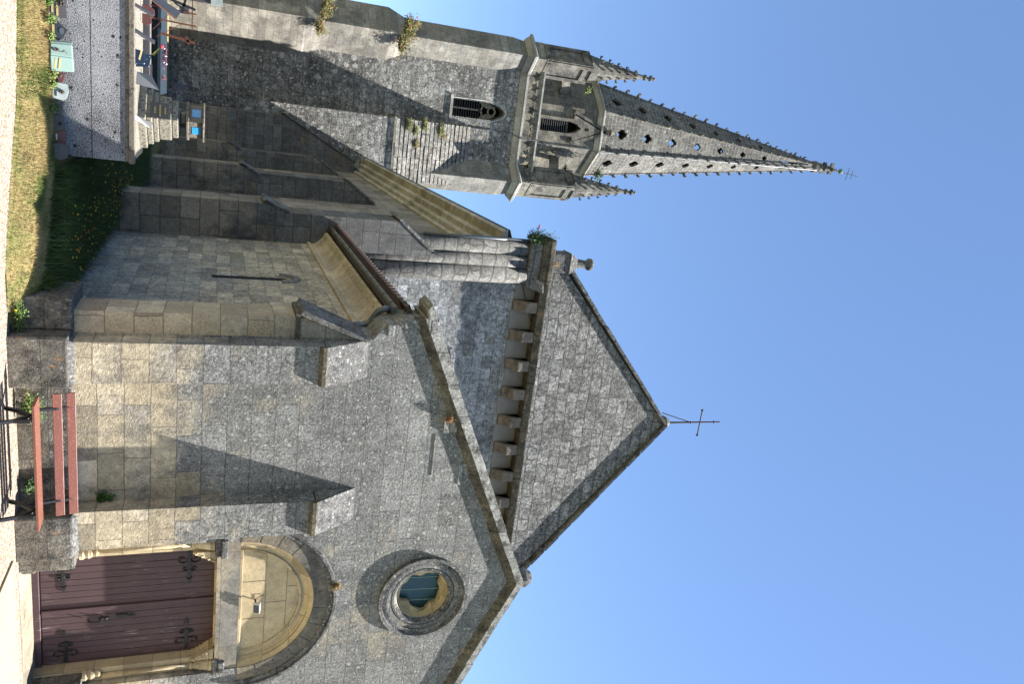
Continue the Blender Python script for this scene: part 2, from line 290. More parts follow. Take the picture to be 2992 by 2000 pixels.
def _wood():
    N = NT('varnished_slat'); pos = N.geo.outputs['Position']; P = N.n('SeparateXYZ', {0: pos}).outputs
    sv = N.n('CombineXYZ', {0: N.math('MULTIPLY', P[0], 2.5), 1: N.math('MULTIPLY', P[1], 30), 2: N.math('MULTIPLY', P[2], 40)}).outputs[0]; g = N.noise(sv, 1, 6, .7)
    c = N.mix(g, (.10,.034,.023), (.21,.072,.044)); c = N.mix(N.step(N.noise(pos, 90, 2, .5, off=3), .66, .7), c, (.45,.33,.26))
    N.b.inputs['Roughness'].default_value = .35; N.b.inputs['Specular IOR Level'].default_value = .5
    return N.fin(c, g, .1, .01)
M['wood'] = _wood()
def _gravel():
    N = NT('pale_gravel'); pos = N.geo.outputs['Position']; v = N.n('TexVoronoi', {'Vector': pos, 'Scale': 38}); r = N.n('SeparateColor', {0: v.outputs['Color']}).outputs
    c = N.mix(r[0], (.22,.18,.135), (.37,.335,.29)); c = N.mix(N.math('MULTIPLY', N.math('GREATER_THAN', r[1], .85), .6), c, (.36,.20,.12))
    c = N.mix(N.step(v.outputs['Distance'], .38, .65), c, (.14,.11,.08))
    P = N.n('SeparateXYZ', {0: pos}).outputs; y_ = N.math('ADD', P[1], N.math('MULTIPLY', N.math('SUBTRACT', N.noise(pos, .6, 4), .5), 1.2))
    far = N.math('ADD', N.step(y_, 8.6, 8.0), N.step(y_, 16, 17), clamp=True); c = N.mix(far, c, N.mix(N.noise(pos, 2, 4), (.05,.075,.02), (.11,.10,.04)))  # unseen ground before the path made dark green to lower bounced light
    h = N.math('SUBTRACT', 1, v.outputs['Distance']); return N.fin(c, h, .35, .02)
M['gravel'] = _gravel()
def _soil():
    N = NT('dry_lawn_soil'); pos = N.geo.outputs['Position']; a = N.noise(pos, 3, 5, .7); b = N.noise(pos, 40, 3, .7, off=3)
    c = N.mix(N.step(a, .4, .6), (.22,.16,.065), (.12,.13,.035)); c = N.mix(N.math('MULTIPLY', b, .5), c, (.28,.22,.11)); return N.fin(c, b, .8, .03)
M['soil'] = _soil()
def _sand():
    N = NT('sandy_paving'); pos = N.geo.outputs['Position']; a = N.noise(pos, 2, 5, .6); c = N.mix(a, (.26,.21,.13), (.33,.28,.19)); return N.fin(c, N.noise(pos, 30, 4, .7), .5, .02)
M['sand'] = _sand()

# ------------------------------------------------------------------ ground
def smooth(t): t = np.clip(t, 0, 1); return t*t*(3-2*t)
BX = np.array([-30, -3, -2, -.69, .65, 1.32, 1.98, 2.62, 3.2, 3.62, 3.9, 60]); BY = np.array([14.3, 13.9, 13.6, 13.38, 13.09, 12.69, 12.37, 12.05, 12.02, 12.1, 12.3, 12.3])
def gh(x, y):      # low grassed bank along the path
    x = np.asarray(x, float); y = np.asarray(y, float); yb = np.interp(x, BX, BY)
    return (.25*smooth((y-yb)/.45)+.05*smooth((y-yb-.3)/.9))*smooth((3.8-x)/.4)
gx = [-400, -100, -30, -8]+[-4+.2*i for i in range(41)]+[4.2, 4.4, 6, 12, 30, 100, 400]; gy = [-60, -10, 0, 6, 9, 10.5]+[11+.1*i for i in range(45)]+[15.6, 16.2, 17, 18, 22, 30, 60, 200, 900]
gm = MB(); V = [(x, y, float(gh(x, y))-.035*float(x < 3.9 and y > np.interp(x, BX, BY)+.06)) for y in gy for x in gx]; n = len(gx)
gm.add(V, [(j*n+i, j*n+i+1, (j+1)*n+i+1, (j+1)*n+i) for j in range(len(gy)-1) for i in range(n-1)])
g = gm.out('ground', M['gravel'], smooth=True); tag(g, kind='structure')
lx = [-30, -12, -5]+[-3+.25*i for i in range(28)]; V = []; F = []
for x in lx:
    y0 = float(np.interp(x, BX, BY)); 
    for k, y in enumerate([y0+.1*i for i in range(14)]+[16, 20, 30, 60]): V.append((x, y, float(gh(x, y))+.008))
nn_ = 18
for i in range(len(lx)-1): F += [(i*nn_+k, (i+1)*nn_+k, (i+1)*nn_+k+1, i*nn_+k+1) for k in range(nn_-1)]
lm = MB(); lm.add(V, F); lw = lm.out('lawn_ground', M['soil'], smooth=True); tag(lw, kind='structure')
pv = MB().plate([[(6.95, 2), (20, 2), (20, 11.6), (7.0, 11.6)]], lambda a, b, d: (a, b, d), .004, .03).out('pavement', M['sand']); tag(pv, kind='structure')

def blades(n, fpos, h, w, col_mats, name, lean=.5):
    X, Y = fpos(n); n = len(X); H = h*rng.uniform(.45, 1.25, n); A = rng.uniform(0, 2*pi, n); L = rng.uniform(0, lean, n)*H; B = rng.uniform(0, 2*pi, n)
    V = np.zeros((n, 3, 3)); Z = gh(X, Y); V[:, 0] = np.c_[X-np.cos(A)*w, Y-np.sin(A)*w, Z]; V[:, 1] = np.c_[X+np.cos(A)*w, Y+np.sin(A)*w, Z]; V[:, 2] = np.c_[X+np.cos(B)*L, Y+np.sin(B)*L, Z+H]
    me = bpy.data.meshes.new(name); me.from_pydata(V.reshape(-1, 3).tolist(), [], np.arange(3*n).reshape(n, 3).tolist())
    for m in col_mats: me.materials.append(m)
    if len(col_mats) == 4:
        e = Y-np.interp(X, BX, BY); q = np.sin(X*5.1+Y*2.3)+np.sin(X*2.2-Y*6.1+1)+.7*np.sin(X*11.3+Y*8.7)+rng.normal(0, .7, n); mi_ = np.where(q > 1.0, 3, np.where(q > .2, 2, 0)); mi_ = np.where((e < .1) & (rng.random(n) < .6), 3, mi_)
    else: mi_ = rng.integers(0, len(col_mats), n)
    me.polygons.foreach_set('material_index', mi_.astype(int).tolist()); me.update()
    o = bpy.data.objects.new(name, me); COL.objects.link(o); return o
def lawnpos(n):
    X = rng.uniform(-2.2, 3.6, n); y0 = np.interp(X, BX, BY); y1 = np.where(X < 1.5, 14.02, 14.0); Y = y0+.0+(y1-y0)*rng.uniform(0, 1, n)**1.0; return X, Y+rng.normal(0, .05, n)
straw = plain('straw_blade', (.50,.38,.17), .8, .3, 3); olive = plain('olive_blade', (.30,.28,.09), .7, .3, 3); green = plain('green_blade', (.10,.15,.03), .7, .4, 3)
tag(blades(60000, lawnpos, .055, .004, [straw, straw, olive, green], 'lawn_grass'), 'short sun-dried grass strip between the gravel and the graves', 'grass', kind='stuff')

# wild flower bed in the shade of the buttresses
def bedpos(n):
    X = rng.uniform(1.6, 4.2, n); Y = 12.6+19*rng.uniform(0, 1, n)**1.25; k = (X > np.interp(Y, [12.6, 13.0, 13.4, 14.0, 14.3, 40], [3.3, 2.8, 2.0, 1.45, 1.42, 1.42])+rng.normal(0, .06, n)); return X[k], Y[k]
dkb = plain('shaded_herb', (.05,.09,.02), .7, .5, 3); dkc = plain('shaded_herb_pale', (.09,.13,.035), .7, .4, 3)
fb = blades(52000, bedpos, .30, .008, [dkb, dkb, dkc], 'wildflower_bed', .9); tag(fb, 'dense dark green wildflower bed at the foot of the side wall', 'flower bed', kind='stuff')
fl = MB()
for i in range(330):
    t = random.random(); y = 13.6+t*10; x = random.gauss(2.7, .42) if random.random() < .8 else random.uniform(1.7, 3.6); x = min(max(x, 1.65), 3.7); z = .28+random.uniform(.16, .34); r = random.uniform(.008, .022)
    fl.lathe((x, y, z), [(r*.3, -.01), (r, 0), (r*.6, .012)], 6, mi=0 if random.random() < .62 else 1)
fo = fl.out('flower_heads', [M['yellow'], M['orangep']]); tag(fo, 'yellow and orange flower heads scattered through the shaded bed', 'flowers', kind='stuff')

def clump(name, c, r, n, mats, leaf=.03, label='', cat='plant', group=None, up=.6, flowers=None, fm=None, stems=True, drop=0):
    """a tuft: arching stems with small leaves"""
    mb = MB(); c = Vector(c)
    for i in range(n):
        d = Vector((random.gauss(0, 1), random.gauss(0, 1), abs(random.gauss(0, 1))*up+.15-drop)).normalized(); L = random.uniform(.45, 1)
        tip = Vector((d.x*r[0], d.y*r[1], d.z*r[2]))*L; b = c+tip*.15; mid = c+tip*.6+Vector((0, 0, .08*r[2])); e = c+tip
        if stems: mb.tube([c, mid, e], [leaf*.12, leaf*.09, leaf*.04], 3, False, mi=0)
        for k in range(7):
            q = b.lerp(e, random.random()**.7)+Vector([random.gauss(0, leaf*.6) for _ in range(3)]); a = Vector([random.gauss(0, 1) for _ in range(3)]).normalized(); w = a.orthogonal().normalized(); s_ = leaf*random.uniform(.5, 1.2)
            mb.add([q-w*s_*.35, q-a*s_*.5, q+w*s_*.35, q+a*s_*.6], [(0, 1, 2, 3)], random.randrange(len(mats)))
        if flowers and random.random() < flowers: mb.lathe(e, [(leaf*.3, -.02), (leaf*.6, 0), (leaf*.3, leaf*.6)], 6, mi=len(mats))
    o = mb.out(name, mats+([fm] if fm else [])); tag(o, label, cat, group); return o

# ================================================================== CHURCH
church = thing('church', 'old grey and cream stone church with gabled facade and arched doorway', 'church', (8.6, 12.4, 0))
D = 12.4; CX = 8.68
# --- facade wall with portal and oculus openings
arch = [(7.38, -.1), (7.38, 2.97)]+[(CX-1.27, 2.98), (CX-1.27, 3.18)]+[(x, z) for x, z in circ(CX, 3.18, 1.27, pi, 0, 32)][1:]+[(CX+1.27, 2.97), (9.98, 2.97), (9.98, -.1)]
OCX, OCZ = 8.84, 6.48
def gl(x): return 8.33-.45*(CX-x) if x < CX else 8.33-.48*(x-CX)
outer = [(3.76, -.1), (3.76, 5.14), (3.60, 5.24), (3.52, 5.34), (3.52, 5.45), (3.42, 5.62), (3.42, 6.02), (3.46, gl(3.46)), (CX, 8.33), (13.9, gl(13.9)), (13.9, -.1), (9.98, -.1)]
wall_loop = outer+arch[::-1][1:]
wall_loop = [(3.76, -.1), (3.76, 5.14), (3.60, 5.24), (3.52, 5.34), (3.52, 5.45), (3.42, 5.62), (3.42, 6.02), (3.46, gl(3.46)), (CX, 8.33), (13.9, gl(13.9)), (13.9, -.1)]+arch[::-1]
fw = MB(); fw.plate([wall_loop, circ(OCX, OCZ, .62, 0, 2*pi*(47/48), 47)], fy, D, D+.75, back=False)
facade = fw.out('facade_wall', M['facade'], church)
# raised and fallen stones near the rake
r_ = MB(); r_.box(5.12, 5.45, D-.05, D+.1, 6.50, 6.74)
r_.out('projecting_stone', M['facade'], facade)
for b_ in ((5.50, 6.30, D-.014, D+.01, 6.36, 6.39), (6.05, 6.50, D-.016, D+.01, 6.88, 6.95)): MB().box(*b_).out('chipped_ledge', M['facade'], facade, bevel=.008)
# corner moulding return (left end)
c_ = MB(); c_.box(3.40, 3.56, D-.03, D+.4, 5.62, 6.04).box(3.49, 3.70, D-.04, D+.3, 5.34, 5.46).box(3.36, 3.62, D-.12, D+.4, 6.05, 6.20)
c_.out('kneeler', M['facade'], church, bevel=.02)
# plinths
for b_ in ((3.70, 4.46, 11.90, D+.1, -.1, .735), (4.465, 6.475, 12.28, D+.05, -.1, .72), (6.48, 7.197, 11.86, D+.1, -.1, .745), (3.22, 3.695, 12.26, 13.3, -.1, .75), (7.20, 7.47, 12.0, D+.35, -.1, .74), (7.473, 7.56, 12.1, D+.35, -.1, .2), (9.80, 10.9, 12.0, D+.35, -.1, .74)):
    MB().box(*b_).out('plinth', M['plinth'], church, bevel=.03)
for p_ in (0,): p = MB(); p.hex([(3.76,11.93,.735),(4.43,11.93,.735),(4.43,D,.735),(3.76,D,.735),(3.80,12.0,.80),(4.42,12.0,.80),(4.42,D,.80),(3.80,D,.80)])
p.out('plinth_moulding', M['weath'], church); p = MB()
p.hex([(6.52,11.9,.745),(7.17,11.9,.745),(7.17,D,.745),(6.52,D,.745),(6.56,12.0,.80),(7.12,12.0,.80),(7.12,D,.80),(6.56,D,.80)])
p.out('plinth_moulding', M['weath'], church)
# base mouldings of the door jambs
for sx, nm in ((7.40, 0), (9.88, 1)):
    b = MB(); b.lathe((sx+(.10 if not nm else -.06), 12.52, .74), [(.10,0),(.10,.05),(.075,.08),(.09,.13),(.075,.17),(.055,.19),(.065,.24),(.05,.27)], 12); b.out('jamb_base', M['portal'], church, smooth=False)
# --- front buttresses
def front_buttress(x0, x1, yf, ztop, zwall):
    f = MB(); f.box(x0, x1, yf, D+.05, .7, ztop-.02); f.hex([(x0,yf,ztop),(x1,yf,ztop),(x1,D+.03,ztop),(x0,D+.03,ztop),(x0,D-.01,zwall),(x1,D-.01,zwall),(x1,D+.03,zwall),(x0,D+.03,zwall)])
    o = f.out('buttress', M['facade'], church)
    d = MB(); d.hex([(x0-.012,yf-.085,ztop-.06),(x1+.012,yf-.085,ztop-.06),(x1+.012,yf,ztop-.11),(x0-.012,yf,ztop-.11),(x0-.012,yf-.085,ztop),(x1+.012,yf-.085,ztop),(x1+.012,yf,ztop+.07),(x0-.012,yf,ztop+.07)]); d.out('drip_course', M['cornice'], o)
    w = MB(); dz = (zwall-ztop)/(D-yf)
    w.hex([(x0-.01,yf-.08,ztop-.06),(x1+.01,yf-.08,ztop-.06),(x1+.01,D,zwall-.02),(x0-.01,D,zwall-.02),(x0-.01,yf-.08,ztop-.02),(x1+.01,yf-.08,ztop-.02),(x1+.01,D-.002,zwall+.06),(x0-.01,D-.002,zwall+.06)]); w.out('weathering', M['weath'], o)
front_buttress(3.79, 4.42, 12.0, 4.32, 5.0); front_buttress(6.49, 7.09, 12.0, 4.32, 4.97)
# lateral buttress at the corner (projects to the left)
lb = MB(); lb.hex([(3.43,D,.7),(3.758,D,.7),(3.90,13.12,.7),(3.43,13.12,.7),(3.43,D,4.02),(3.758,D,4.02),(3.90,13.12,4.02),(3.43,13.12,4.02)]); lb.hex([(3.43,D,4.02),(3.758,D,4.02),(3.90,13.12,4.02),(3.43,13.12,4.02),(3.75,D,4.95),(3.758,D,4.95),(3.90,13.12,4.95),(3.75,13.12,4.95)])
lb = lb.out('buttress', M['corner'], church)
s_ = MB(); s_.hex([(3.30,D-.06,3.98),(3.38,D-.06,3.93),(3.38,13.2,3.93),(3.30,13.2,3.98),(3.78,D-.06,5.08),(3.80,D-.06,4.98),(3.80,13.2,4.98),(3.78,13.2,5.08)]); s_.out('weathering', M['weath'], lb)
MB().box(3.36, 3.9, D-.03, 13.15, 3.86, 3.93).out('drip_course', M['cornice'], lb)
ir = MB(); ir.beam((3.60, D-.05, 4.42), (3.60, D-.05, 4.92), .03, .03); ir.beam((3.60,D-.05,4.58), (3.46,D-.03,4.58), .03, .02); ir.beam((3.60,D-.05,4.80), (3.46,D-.03,4.80), .03, .02); ir.out('iron_cramp', M['wroug'], lb)
# --- rake copings
cp = MB()
def coping(xa, xb, zoff, t0, t1, n):
    out = []
    for i in range(n):
        a = xa+(xb-xa)*i/n+.004; b = xa+(xb-xa)*(i+1)/n-.004; j = random.uniform(-.012, .012)
        za, zb = gl(a)+zoff+j, gl(b)+zoff+j; ta = t0+(t1-t0)*(a-xa)/(xb-xa); tb = t0+(t1-t0)*(b-xa)/(xb-xa)
        cp.hex([(a,12.285,za),(b,12.285,zb),(b,D+.8,zb),(a,D+.8,za),(a,12.285,za+ta),(b,12.285,zb+tb),(b,D+.8,zb+tb),(a,D+.8,za+ta)])
        cv.hex([(a,12.285,za),(b,12.285,zb),(b,12.395,zb-.17),(a,12.395,za-.17),(a,12.29,za+.01),(b,12.29,zb+.01),(b,12.41,zb+.01),(a,12.41,za+.01)])
cv = MB(); coping(3.34, CX, 0, .21, .15, 9); coping(CX, 13.95, 0, .15, .15, 9)
cp.hex([(3.20,12.28,5.98),(3.36,12.28,6.0),(3.36,D+.6,6.0),(3.20,D+.6,5.98),(3.10,12.28,6.05),(3.36,12.28,gl(3.36)+.22),(3.36,D+.6,gl(3.36)+.22),(3.10,D+.6,6.08)])
cp.out('gable_coping', M['coping'], church); cv.out('coping_moulding', M['cornice'], church)
k = MB(); k.lathe((8.86, 12.75, 8.45), [(.12,0),(.19,.10),(.2,.22),(.12,.36),(.05,.40)], 7); k.out('finial_stump', M['weath'], church)
# --- portal
fr = MB(); inner = [(7.60, -.1), (7.60, 2.48), (7.68, 2.62), (7.80, 2.77), (9.52, 2.77), (9.62, 2.62), (9.74, 2.48), (9.74, -.1)]
fr.plate([[(7.30, -.1), (7.30, 3.17), (10.05, 3.17), (10.05, -.1)]+inner[::-1]], fy, D+.16, D+.5)
portal = fr.out('door_surround', M['portal'], church)
MB().box(7.40, 9.97, D+.02, D+.2, 2.80, 3.17).out('lintel', M['lintel'], portal)
for x in (7.47, 9.88):
    MB().tube([(x, D+.13, 1.02), (x, D+.13, 2.40)], .045, 12).out('shaft', M['portal'], portal, smooth=True)
    cpt = MB(); cpt.lathe((x, D+.12, 2.40), [(.05,0),(.065,.03),(.05,.05),(.07,.12),(.10,.24),(.12,.32),(.13,.36)], 10)
    for i in range(9): a = i*.7; cpt.lathe((x+.07*cos(a), D+.13+.07*sin(a), 2.50+.02*(i % 3)), [(.01,0),(.035,.03),(.03,.07),(.01,.10)], 5)
    cpt.out('capital', M['portal'], portal)
    im = MB(); im.box(x-.15, x+.20 if x < 8 else x+.15, D-.02, D+.34, 2.77, 2.86).box(x-.12, x+.22 if x < 8 else x+.12, D-.05, D+.34, 2.86, 2.97); im.out('impost', M['weath'], portal, bevel=.02)
for x, sg in ((7.60, 1), (9.74, -1)):       # carved consoles under the lintel ends
    cb = MB()
    for i in range(6): z = 2.42+i*.06; e = .02+i*.035; cb.box(min(x, x+sg*e), max(x, x+sg*e), D+.06, D+.44, z, z+.062)
    for i in range(7): z = 2.44+i*.05; cb.lathe((x+sg*(.02+i*.028), D+.06+.01*(i % 2), z), [(.01,0),(.03,.02),(.025,.05),(.01,.06)], 6)
    cb.out('console', M['portal'], portal)
# tympanum
ty = MB(); ty.plate([[(CX-1.30, 3.17), (CX+1.30, 3.17)]+circ(CX, 3.18, 1.30, 0, pi, 32)], fy, D+.15, D+.42)
tym = ty.out('tympanum', M['tymp'], church)
tr = MB(); tr.ring(CX, 3.20, 1.0, 1.045, D+.115, D+.16, .03, pi-.03, 40); tr.ring(CX, 3.20, 1.14, 1.17, D+.10, D+.16, .03, pi-.03, 40); tr.box(CX-1.05, CX+1.05, D+.11, D+.16, 3.17, 3.225); tr.out('tympanum_moulding', M['portal'], tym, bevel=.01)
jn = MB()
for z, xa, xb in ((3.62, CX-.9, CX+.9), (3.98, CX-.6, CX+.6)): jn.box(xa, xb, D+.147, D+.152, z-.0025, z+.0025)
for x, za, zb in ((8.3, 3.23, 3.62), (9.05, 3.23, 3.62), (8.75, 3.62, 3.98), (8.45, 3.98, 4.15)): jn.box(x-.0025, x+.0025, D+.1465, D+.152, za, zb)
jn.out('masonry_joint', M['wroug'], tym)
sp_ = MB(); V = []; F = []
for i in range(41):
    a = pi*i/40
    for r_0, y_0 in ((1.275, D+.004), (1.20, D+.05), (1.19, D+.09), (1.10, D+.155), (1.28, D+.158)): V.append((CX+r_0*cos(a), y_0, 3.18+r_0*sin(a)))
for i in range(40): F += [(i*5+k, i*5+(k+1) % 5, i*5+5+(k+1) % 5, i*5+5+k) for k in range(5)]
sp_.add(V, F); sp_.out('splayed_arch', M['portal'], tym)
vs = MB()
for i in range(13):
    a0 = pi*i/13+.006; a1 = pi*(i+1)/13-.006; vs.ring(CX, 3.18, 1.265, 1.52, D-.012+random.uniform(-.004, .004), D+.3, a0, a1, 5)
vs.out('voussoir_arch', M['vous'], church)
hd = MB(); hd.ring(CX, 3.18, 1.52, 1.60, D-.045, D+.02, -.02, pi+.02, 48); hd.ring(CX, 3.18, 1.60, 1.665, D-.085, D+.02, -.02, pi+.02, 48); hd.out('hood_mould', M['weath'], church, bevel=.012)
# --- door
door = MB(); door.box(7.5, 9.85, D+.40, D+.47, -.05, 2.85)
door = door.out('door', M['door'], church)
pk = MB(); x = 7.52; i = 0
while x < 9.82:
    w = random.uniform(.105, .14); z1 = 2.80
    pk.box(x+.004, min(x+w-.004, 9.82), D+.372+random.uniform(-.003, .003), D+.402, .13, z1); x += w
pk.out('plank', M['door'], door)
MB().box(7.52, 9.82, D+.335, D+.40, -.10, .11).out('bottom_board', M['door'], door, bevel=.01)
MB().box(8.665, 8.745, D+.335, D+.375, .13, 2.78).out('cover_strip', M['door'], door, bevel=.01)
def hinge(x, z, sg):
    h = MB(); y = D+.362; w_ = .012; K = 1.4
    h.box(min(x, x+sg*.40), max(x, x+sg*.40*K*.95), y-w_, y+.012, z-.026, z+.026)
    e_ = .53; h.hex([(x+sg*(e_-.02),y-w_,z-.045),(x+sg*(e_-.02),y+.01,z-.045),(x+sg*(e_-.02),y+.01,z+.045),(x+sg*(e_-.02),y-w_,z+.045),(x+sg*(e_+.09),y-w_,z-.003),(x+sg*(e_+.09),y+.01,z-.003),(x+sg*(e_+.09),y+.01,z+.003),(x+sg*(e_+.09),y-w_,z+.003)])
    for s2 in (1, -1):
        for x0_, R, q in ((.08, .095, 1), (.30, .055, 1)):
            pts = []
            for k in range(15):
                t = k/14; a = -pi/2+t*1.75*pi; rr = R*(1-.55*t); pts.append((x+sg*(x0_+.0+ (R*1.0 - 0*t) + rr*cos(a)*.8-.02), y, z+s2*(R*1.15+rr*sin(a)*1.0)))
            h.tube(pts, [.017]*6+[.014]*5+[.011]*4, 5)
    h.out('strap_hinge', M['iron'], door)
hinge(7.72, .46, 1); hinge(7.74, 2.36, 1); hinge(9.70, .46, -1); hinge(9.68, 2.33, -1)
h = MB(); h.box(8.86, 8.92, D+.345, D+.375, 1.22, 1.40); h.tube([(8.89,D+.34,1.40),(8.89,D+.34,1.52)], .01, 6); h.beam((8.86,D+.345,1.45), (8.92,D+.345,1.45), .015, .015); h.out('lock_plate', M['iron'], door)
h = MB(); h.tube([(8.91,D+.35,1.02),(8.92,D+.28,1.0),(8.92,D+.28,.84),(8.91,D+.35,.80)], .012, 6); h.lathe((8.91,D+.355,.96), [(.01,0),(.035,.04),(.01,.09),(.03,.12),(.01,.15)], 6); h.out('door_handle', M['iron'], door)
st = MB(); st.box(7.45, 10.0, 11.95, D+.5, -.1, -.02+.03); st.out('doorstep', M['lintel'], church, bevel=.01)
# --- oculus
oc = MB(); R_ = [(.86, D-.085), (.80, D-.085), (.79, D-.02), (.70, D-.03), (.69, D+.03), (.62, D+.04), (.60, D+.0), (.56, D+.0), (.50, D+.08), (.46, D+.20)]
n = 56
V = []; F = []
for r, y in [(.86, D+.02)]+R_: V += [(OCX+r*cos(2*pi*i/n), y, OCZ+r*sin(2*pi*i/n)) for i in range(n)]
jr = [.39+.035*sin(3*a+.6)+.03*sin(5*a+2)+.02*sin(9*a)+random.uniform(-.008, .008) for a in [2*pi*i/n for i in range(n)]]
V += [(OCX+.03+jr[i]*cos(2*pi*i/n), D+.25, OCZ+.03+jr[i]*sin(2*pi*i/n)) for i in range(n)]; V += [(OCX+.03+jr[i]*1.02*cos(2*pi*i/n), D+.34, OCZ+.03+jr[i]*1.02*sin(2*pi*i/n)) for i in range(n)]
for a in range(len(R_)+2): F += [(a*n+i, a*n+(i+1) % n, (a+1)*n+(i+1) % n, (a+1)*n+i) for i in range(n)]
mi = [0]*(len(R_)-1)*n+[1]*4*n
oc.v = V; oc.f = F; oc.m = mi[:len(F)]
ocu = oc.out('oculus_window', [M['weath'], M['portal']], church)
pn = MB(); pn.plate([circ(OCX, OCZ, .6, 0, 2*pi*31/32, 31)], fy, D+.36, D+.38); pn.out('pane', M['screen'], ocu)
ln = MB()
for x in (8.62, 8.88, 9.12): ln.beam((x, D+.355, OCZ-.5), (x+.05, D+.355, OCZ+.5), .010, .008, (0,1,0))
ln.out('glazing_bar', M['strap'], ocu)
# --- side wall of the aisle, cornice, gutter, roof
XS = 3.86
sl = [(16.78, 2.61), (17.02, 2.61)]+[(16.90+.12*cos(a), 4.02+.16*sin(a)) for a in [pi*i/8 for i in range(9)]]
sw = MB(); sw.plate([[(12.8, -.1), (21.6, -.1), (21.6, 5.0), (12.8, 5.0)], [(16.82, 2.61), (17.10, 2.61)]+[(16.96+.14*cos(pi*i/8), 3.98+.14*sin(pi*i/8)) for i in range(9)]], fx, XS, XS+.6)
aw = sw.out('aisle_wall', M['aisle'], church)
lw_ = MB()
V = []; F = []
for i in range(17):
    a = pi*i/16
    for r, x in ((.27, XS-.05), (.40, XS-.05), (.42, XS+.01), (.25, XS+.01)): V.append((x, 16.96+r*cos(a)*.95, 3.98+r*sin(a)))
for i in range(16): F += [(i*4+k, i*4+(k+1) % 4, i*4+4+(k+1) % 4, i*4+4+k) for k in range(4)]
lw_.add(V, F); lw_.out('window_hood', M['lintel'], aw)
MB().box(XS+.012, XS+.05, 16.6, 17.3, 2.4, 4.4).out('pane', M['dark'], aw)  # near-black sheet close behind the slit, stands in for its dark interior
cn = MB()
prof = [(XS+.02, 4.96), (XS-.05, 4.98), (XS-.07, 5.02), (XS-.05, 5.07), (XS-.02, 5.09), (XS-.03, 5.16), (XS-.09, 5.26), (XS-.20, 5.37), (XS-.33, 5.44), (XS-.34, 5.50), (XS+.1, 5.52)]
V = []; F = []
for y in (12.9, 21.4): V += [(x, y, z) for x, z in prof]
L = len(prof); F = [(i, (i+1) % L, L+(i+1) % L, L+i) for i in range(L)]+[tuple(range(L)), tuple(range(L, 2*L))[::-1]]
cn.add(V, F); cn.out('eaves_cornice', M['golden'], church)
gt = MB(); V = []; F = []; m_ = 10
ys = [12.95, 21.4]
for y in ys:
    for rr in (.095, .085): V += [(3.42+rr*cos(pi+pi*i/m_), y, 5.60+rr*sin(pi+pi*i/m_)) for i in range(m_+1)]
q = m_+1
F = [(i, i+1, 2*q+i+1, 2*q+i) for i in range(m_)]+[(q+i, 3*q+i, 3*q+i+1, q+i+1) for i in range(m_)]+[(0, 2*q, 3*q, q), (m_, q+m_, 3*q+m_, 2*q+m_)]+[tuple(range(q))+tuple(range(2*q-1, q-1, -1))]
gt.add(V, F)
gut = gt.out('gutter', M['gutter'], church)
y = 13.3
while y < 21.3:
    gb = MB(); gb.tube([(3.42+.101*cos(pi+pi*i/8), y, 5.60+.101*sin(pi+pi*i/8)) for i in range(9)], .007, 5); gb.beam((3.48, y+.05, 5.50), (3.62, y+.05, 5.38), .012, .006); y += .62
    gb.out('gutter_bracket', M['lead'], gut)
MB().plate([[(3.42+.09*cos(pi+pi*i/8), 5.60+.09*sin(pi+pi*i/8)) for i in range(9)]], fy, 12.93, 12.95).out('gutter_end', M['lead'], gut)
dp = MB(); dp.tube([(3.42,13.12,5.52),(3.42,13.12,5.42),(3.46,13.14,5.33),(3.60,13.18,5.26),(3.70,13.2,5.18),(3.745,13.2,5.05),(3.75,13.2,4.8),(3.75,13.2,.2)], .062, 12); dp.out('downpipe', M['lead'], church, smooth=True)
MB().tube([(3.75,13.2,4.98),(3.75,13.2,5.02)], .075, 12).out('pipe_collar', M['lead'], church)
rf = MB(); y = 12.9
rf.add([(3.45,12.9,5.60),(8.68,12.9,7.9),(8.68,21.6,7.9),(3.45,21.6,5.60)], [(0,1,2,3)])
rf.add([(13.9,12.9,5.60),(8.68,12.9,7.9),(8.68,21.6,7.9),(13.9,21.6,5.60)], [(0,1,2,3)])
def tilerow(y):
    V = []; F = []
    for x, z in ((3.27, 5.70), (5.2, 6.55)):
        V += [(x, y+.105*cos(pi*i/6), z+.11*sin(pi*i/6)) for i in range(7)]
    F = [(i, i+1, 8+i, 7+i) for i in range(6)]+[tuple(range(7))[::-1]]; rf.add(V, F)
while y < 21.5: tilerow(y); y += .235
rf.out('aisle_roof', M['tile'], church)
# ================= crossing block behind, with stone gable
YT = 22.0; XN = 3.90
bl = MB(); bl.plate([[(4.0, 0), (15.2, 0), (15.2, 12.25), (4.0, 12.25)]], fy, YT, YT+.8, back=False)
block = bl.out('crossing_wall', M['block'], church)
pc = MB()
for i in range(1, 9):   # faded roof crease arch on the wall
    pass
sc_ = MB(); sc_.ring(7.35, 8.55, 1.0, 1.12, YT-.03, YT+.01, .75, 2.0, 10); sc_.out('relieving_arch', M['block'], block)
for i in range(11):
    xc = 5.42+i*.955
    cb = MB(); wd = .15+random.uniform(-.02, .02); cb.hex([(xc-.17,YT-.08,11.32),(xc+.17,YT-.08,11.32),(xc+.17,YT+.1,11.30),(xc-.17,YT+.1,11.30),(xc-.17,YT-.42,12.0),(xc+.17,YT-.42,12.0),(xc+.17,YT+.1,12.0),(xc-.17,YT+.1,12.0)])
    cb.hex([(xc-.17,YT-.40,11.62),(xc+.17,YT-.40,11.62),(xc+.17,YT-.08,11.40),(xc-.17,YT-.08,11.40),(xc-.17,YT-.42,12.0),(xc+.17,YT-.42,12.0),(xc+.17,YT-.05,12.0),(xc-.17,YT-.05,12.0)])
    cb.out('corbel', M['corbel'], block, bevel=.03)
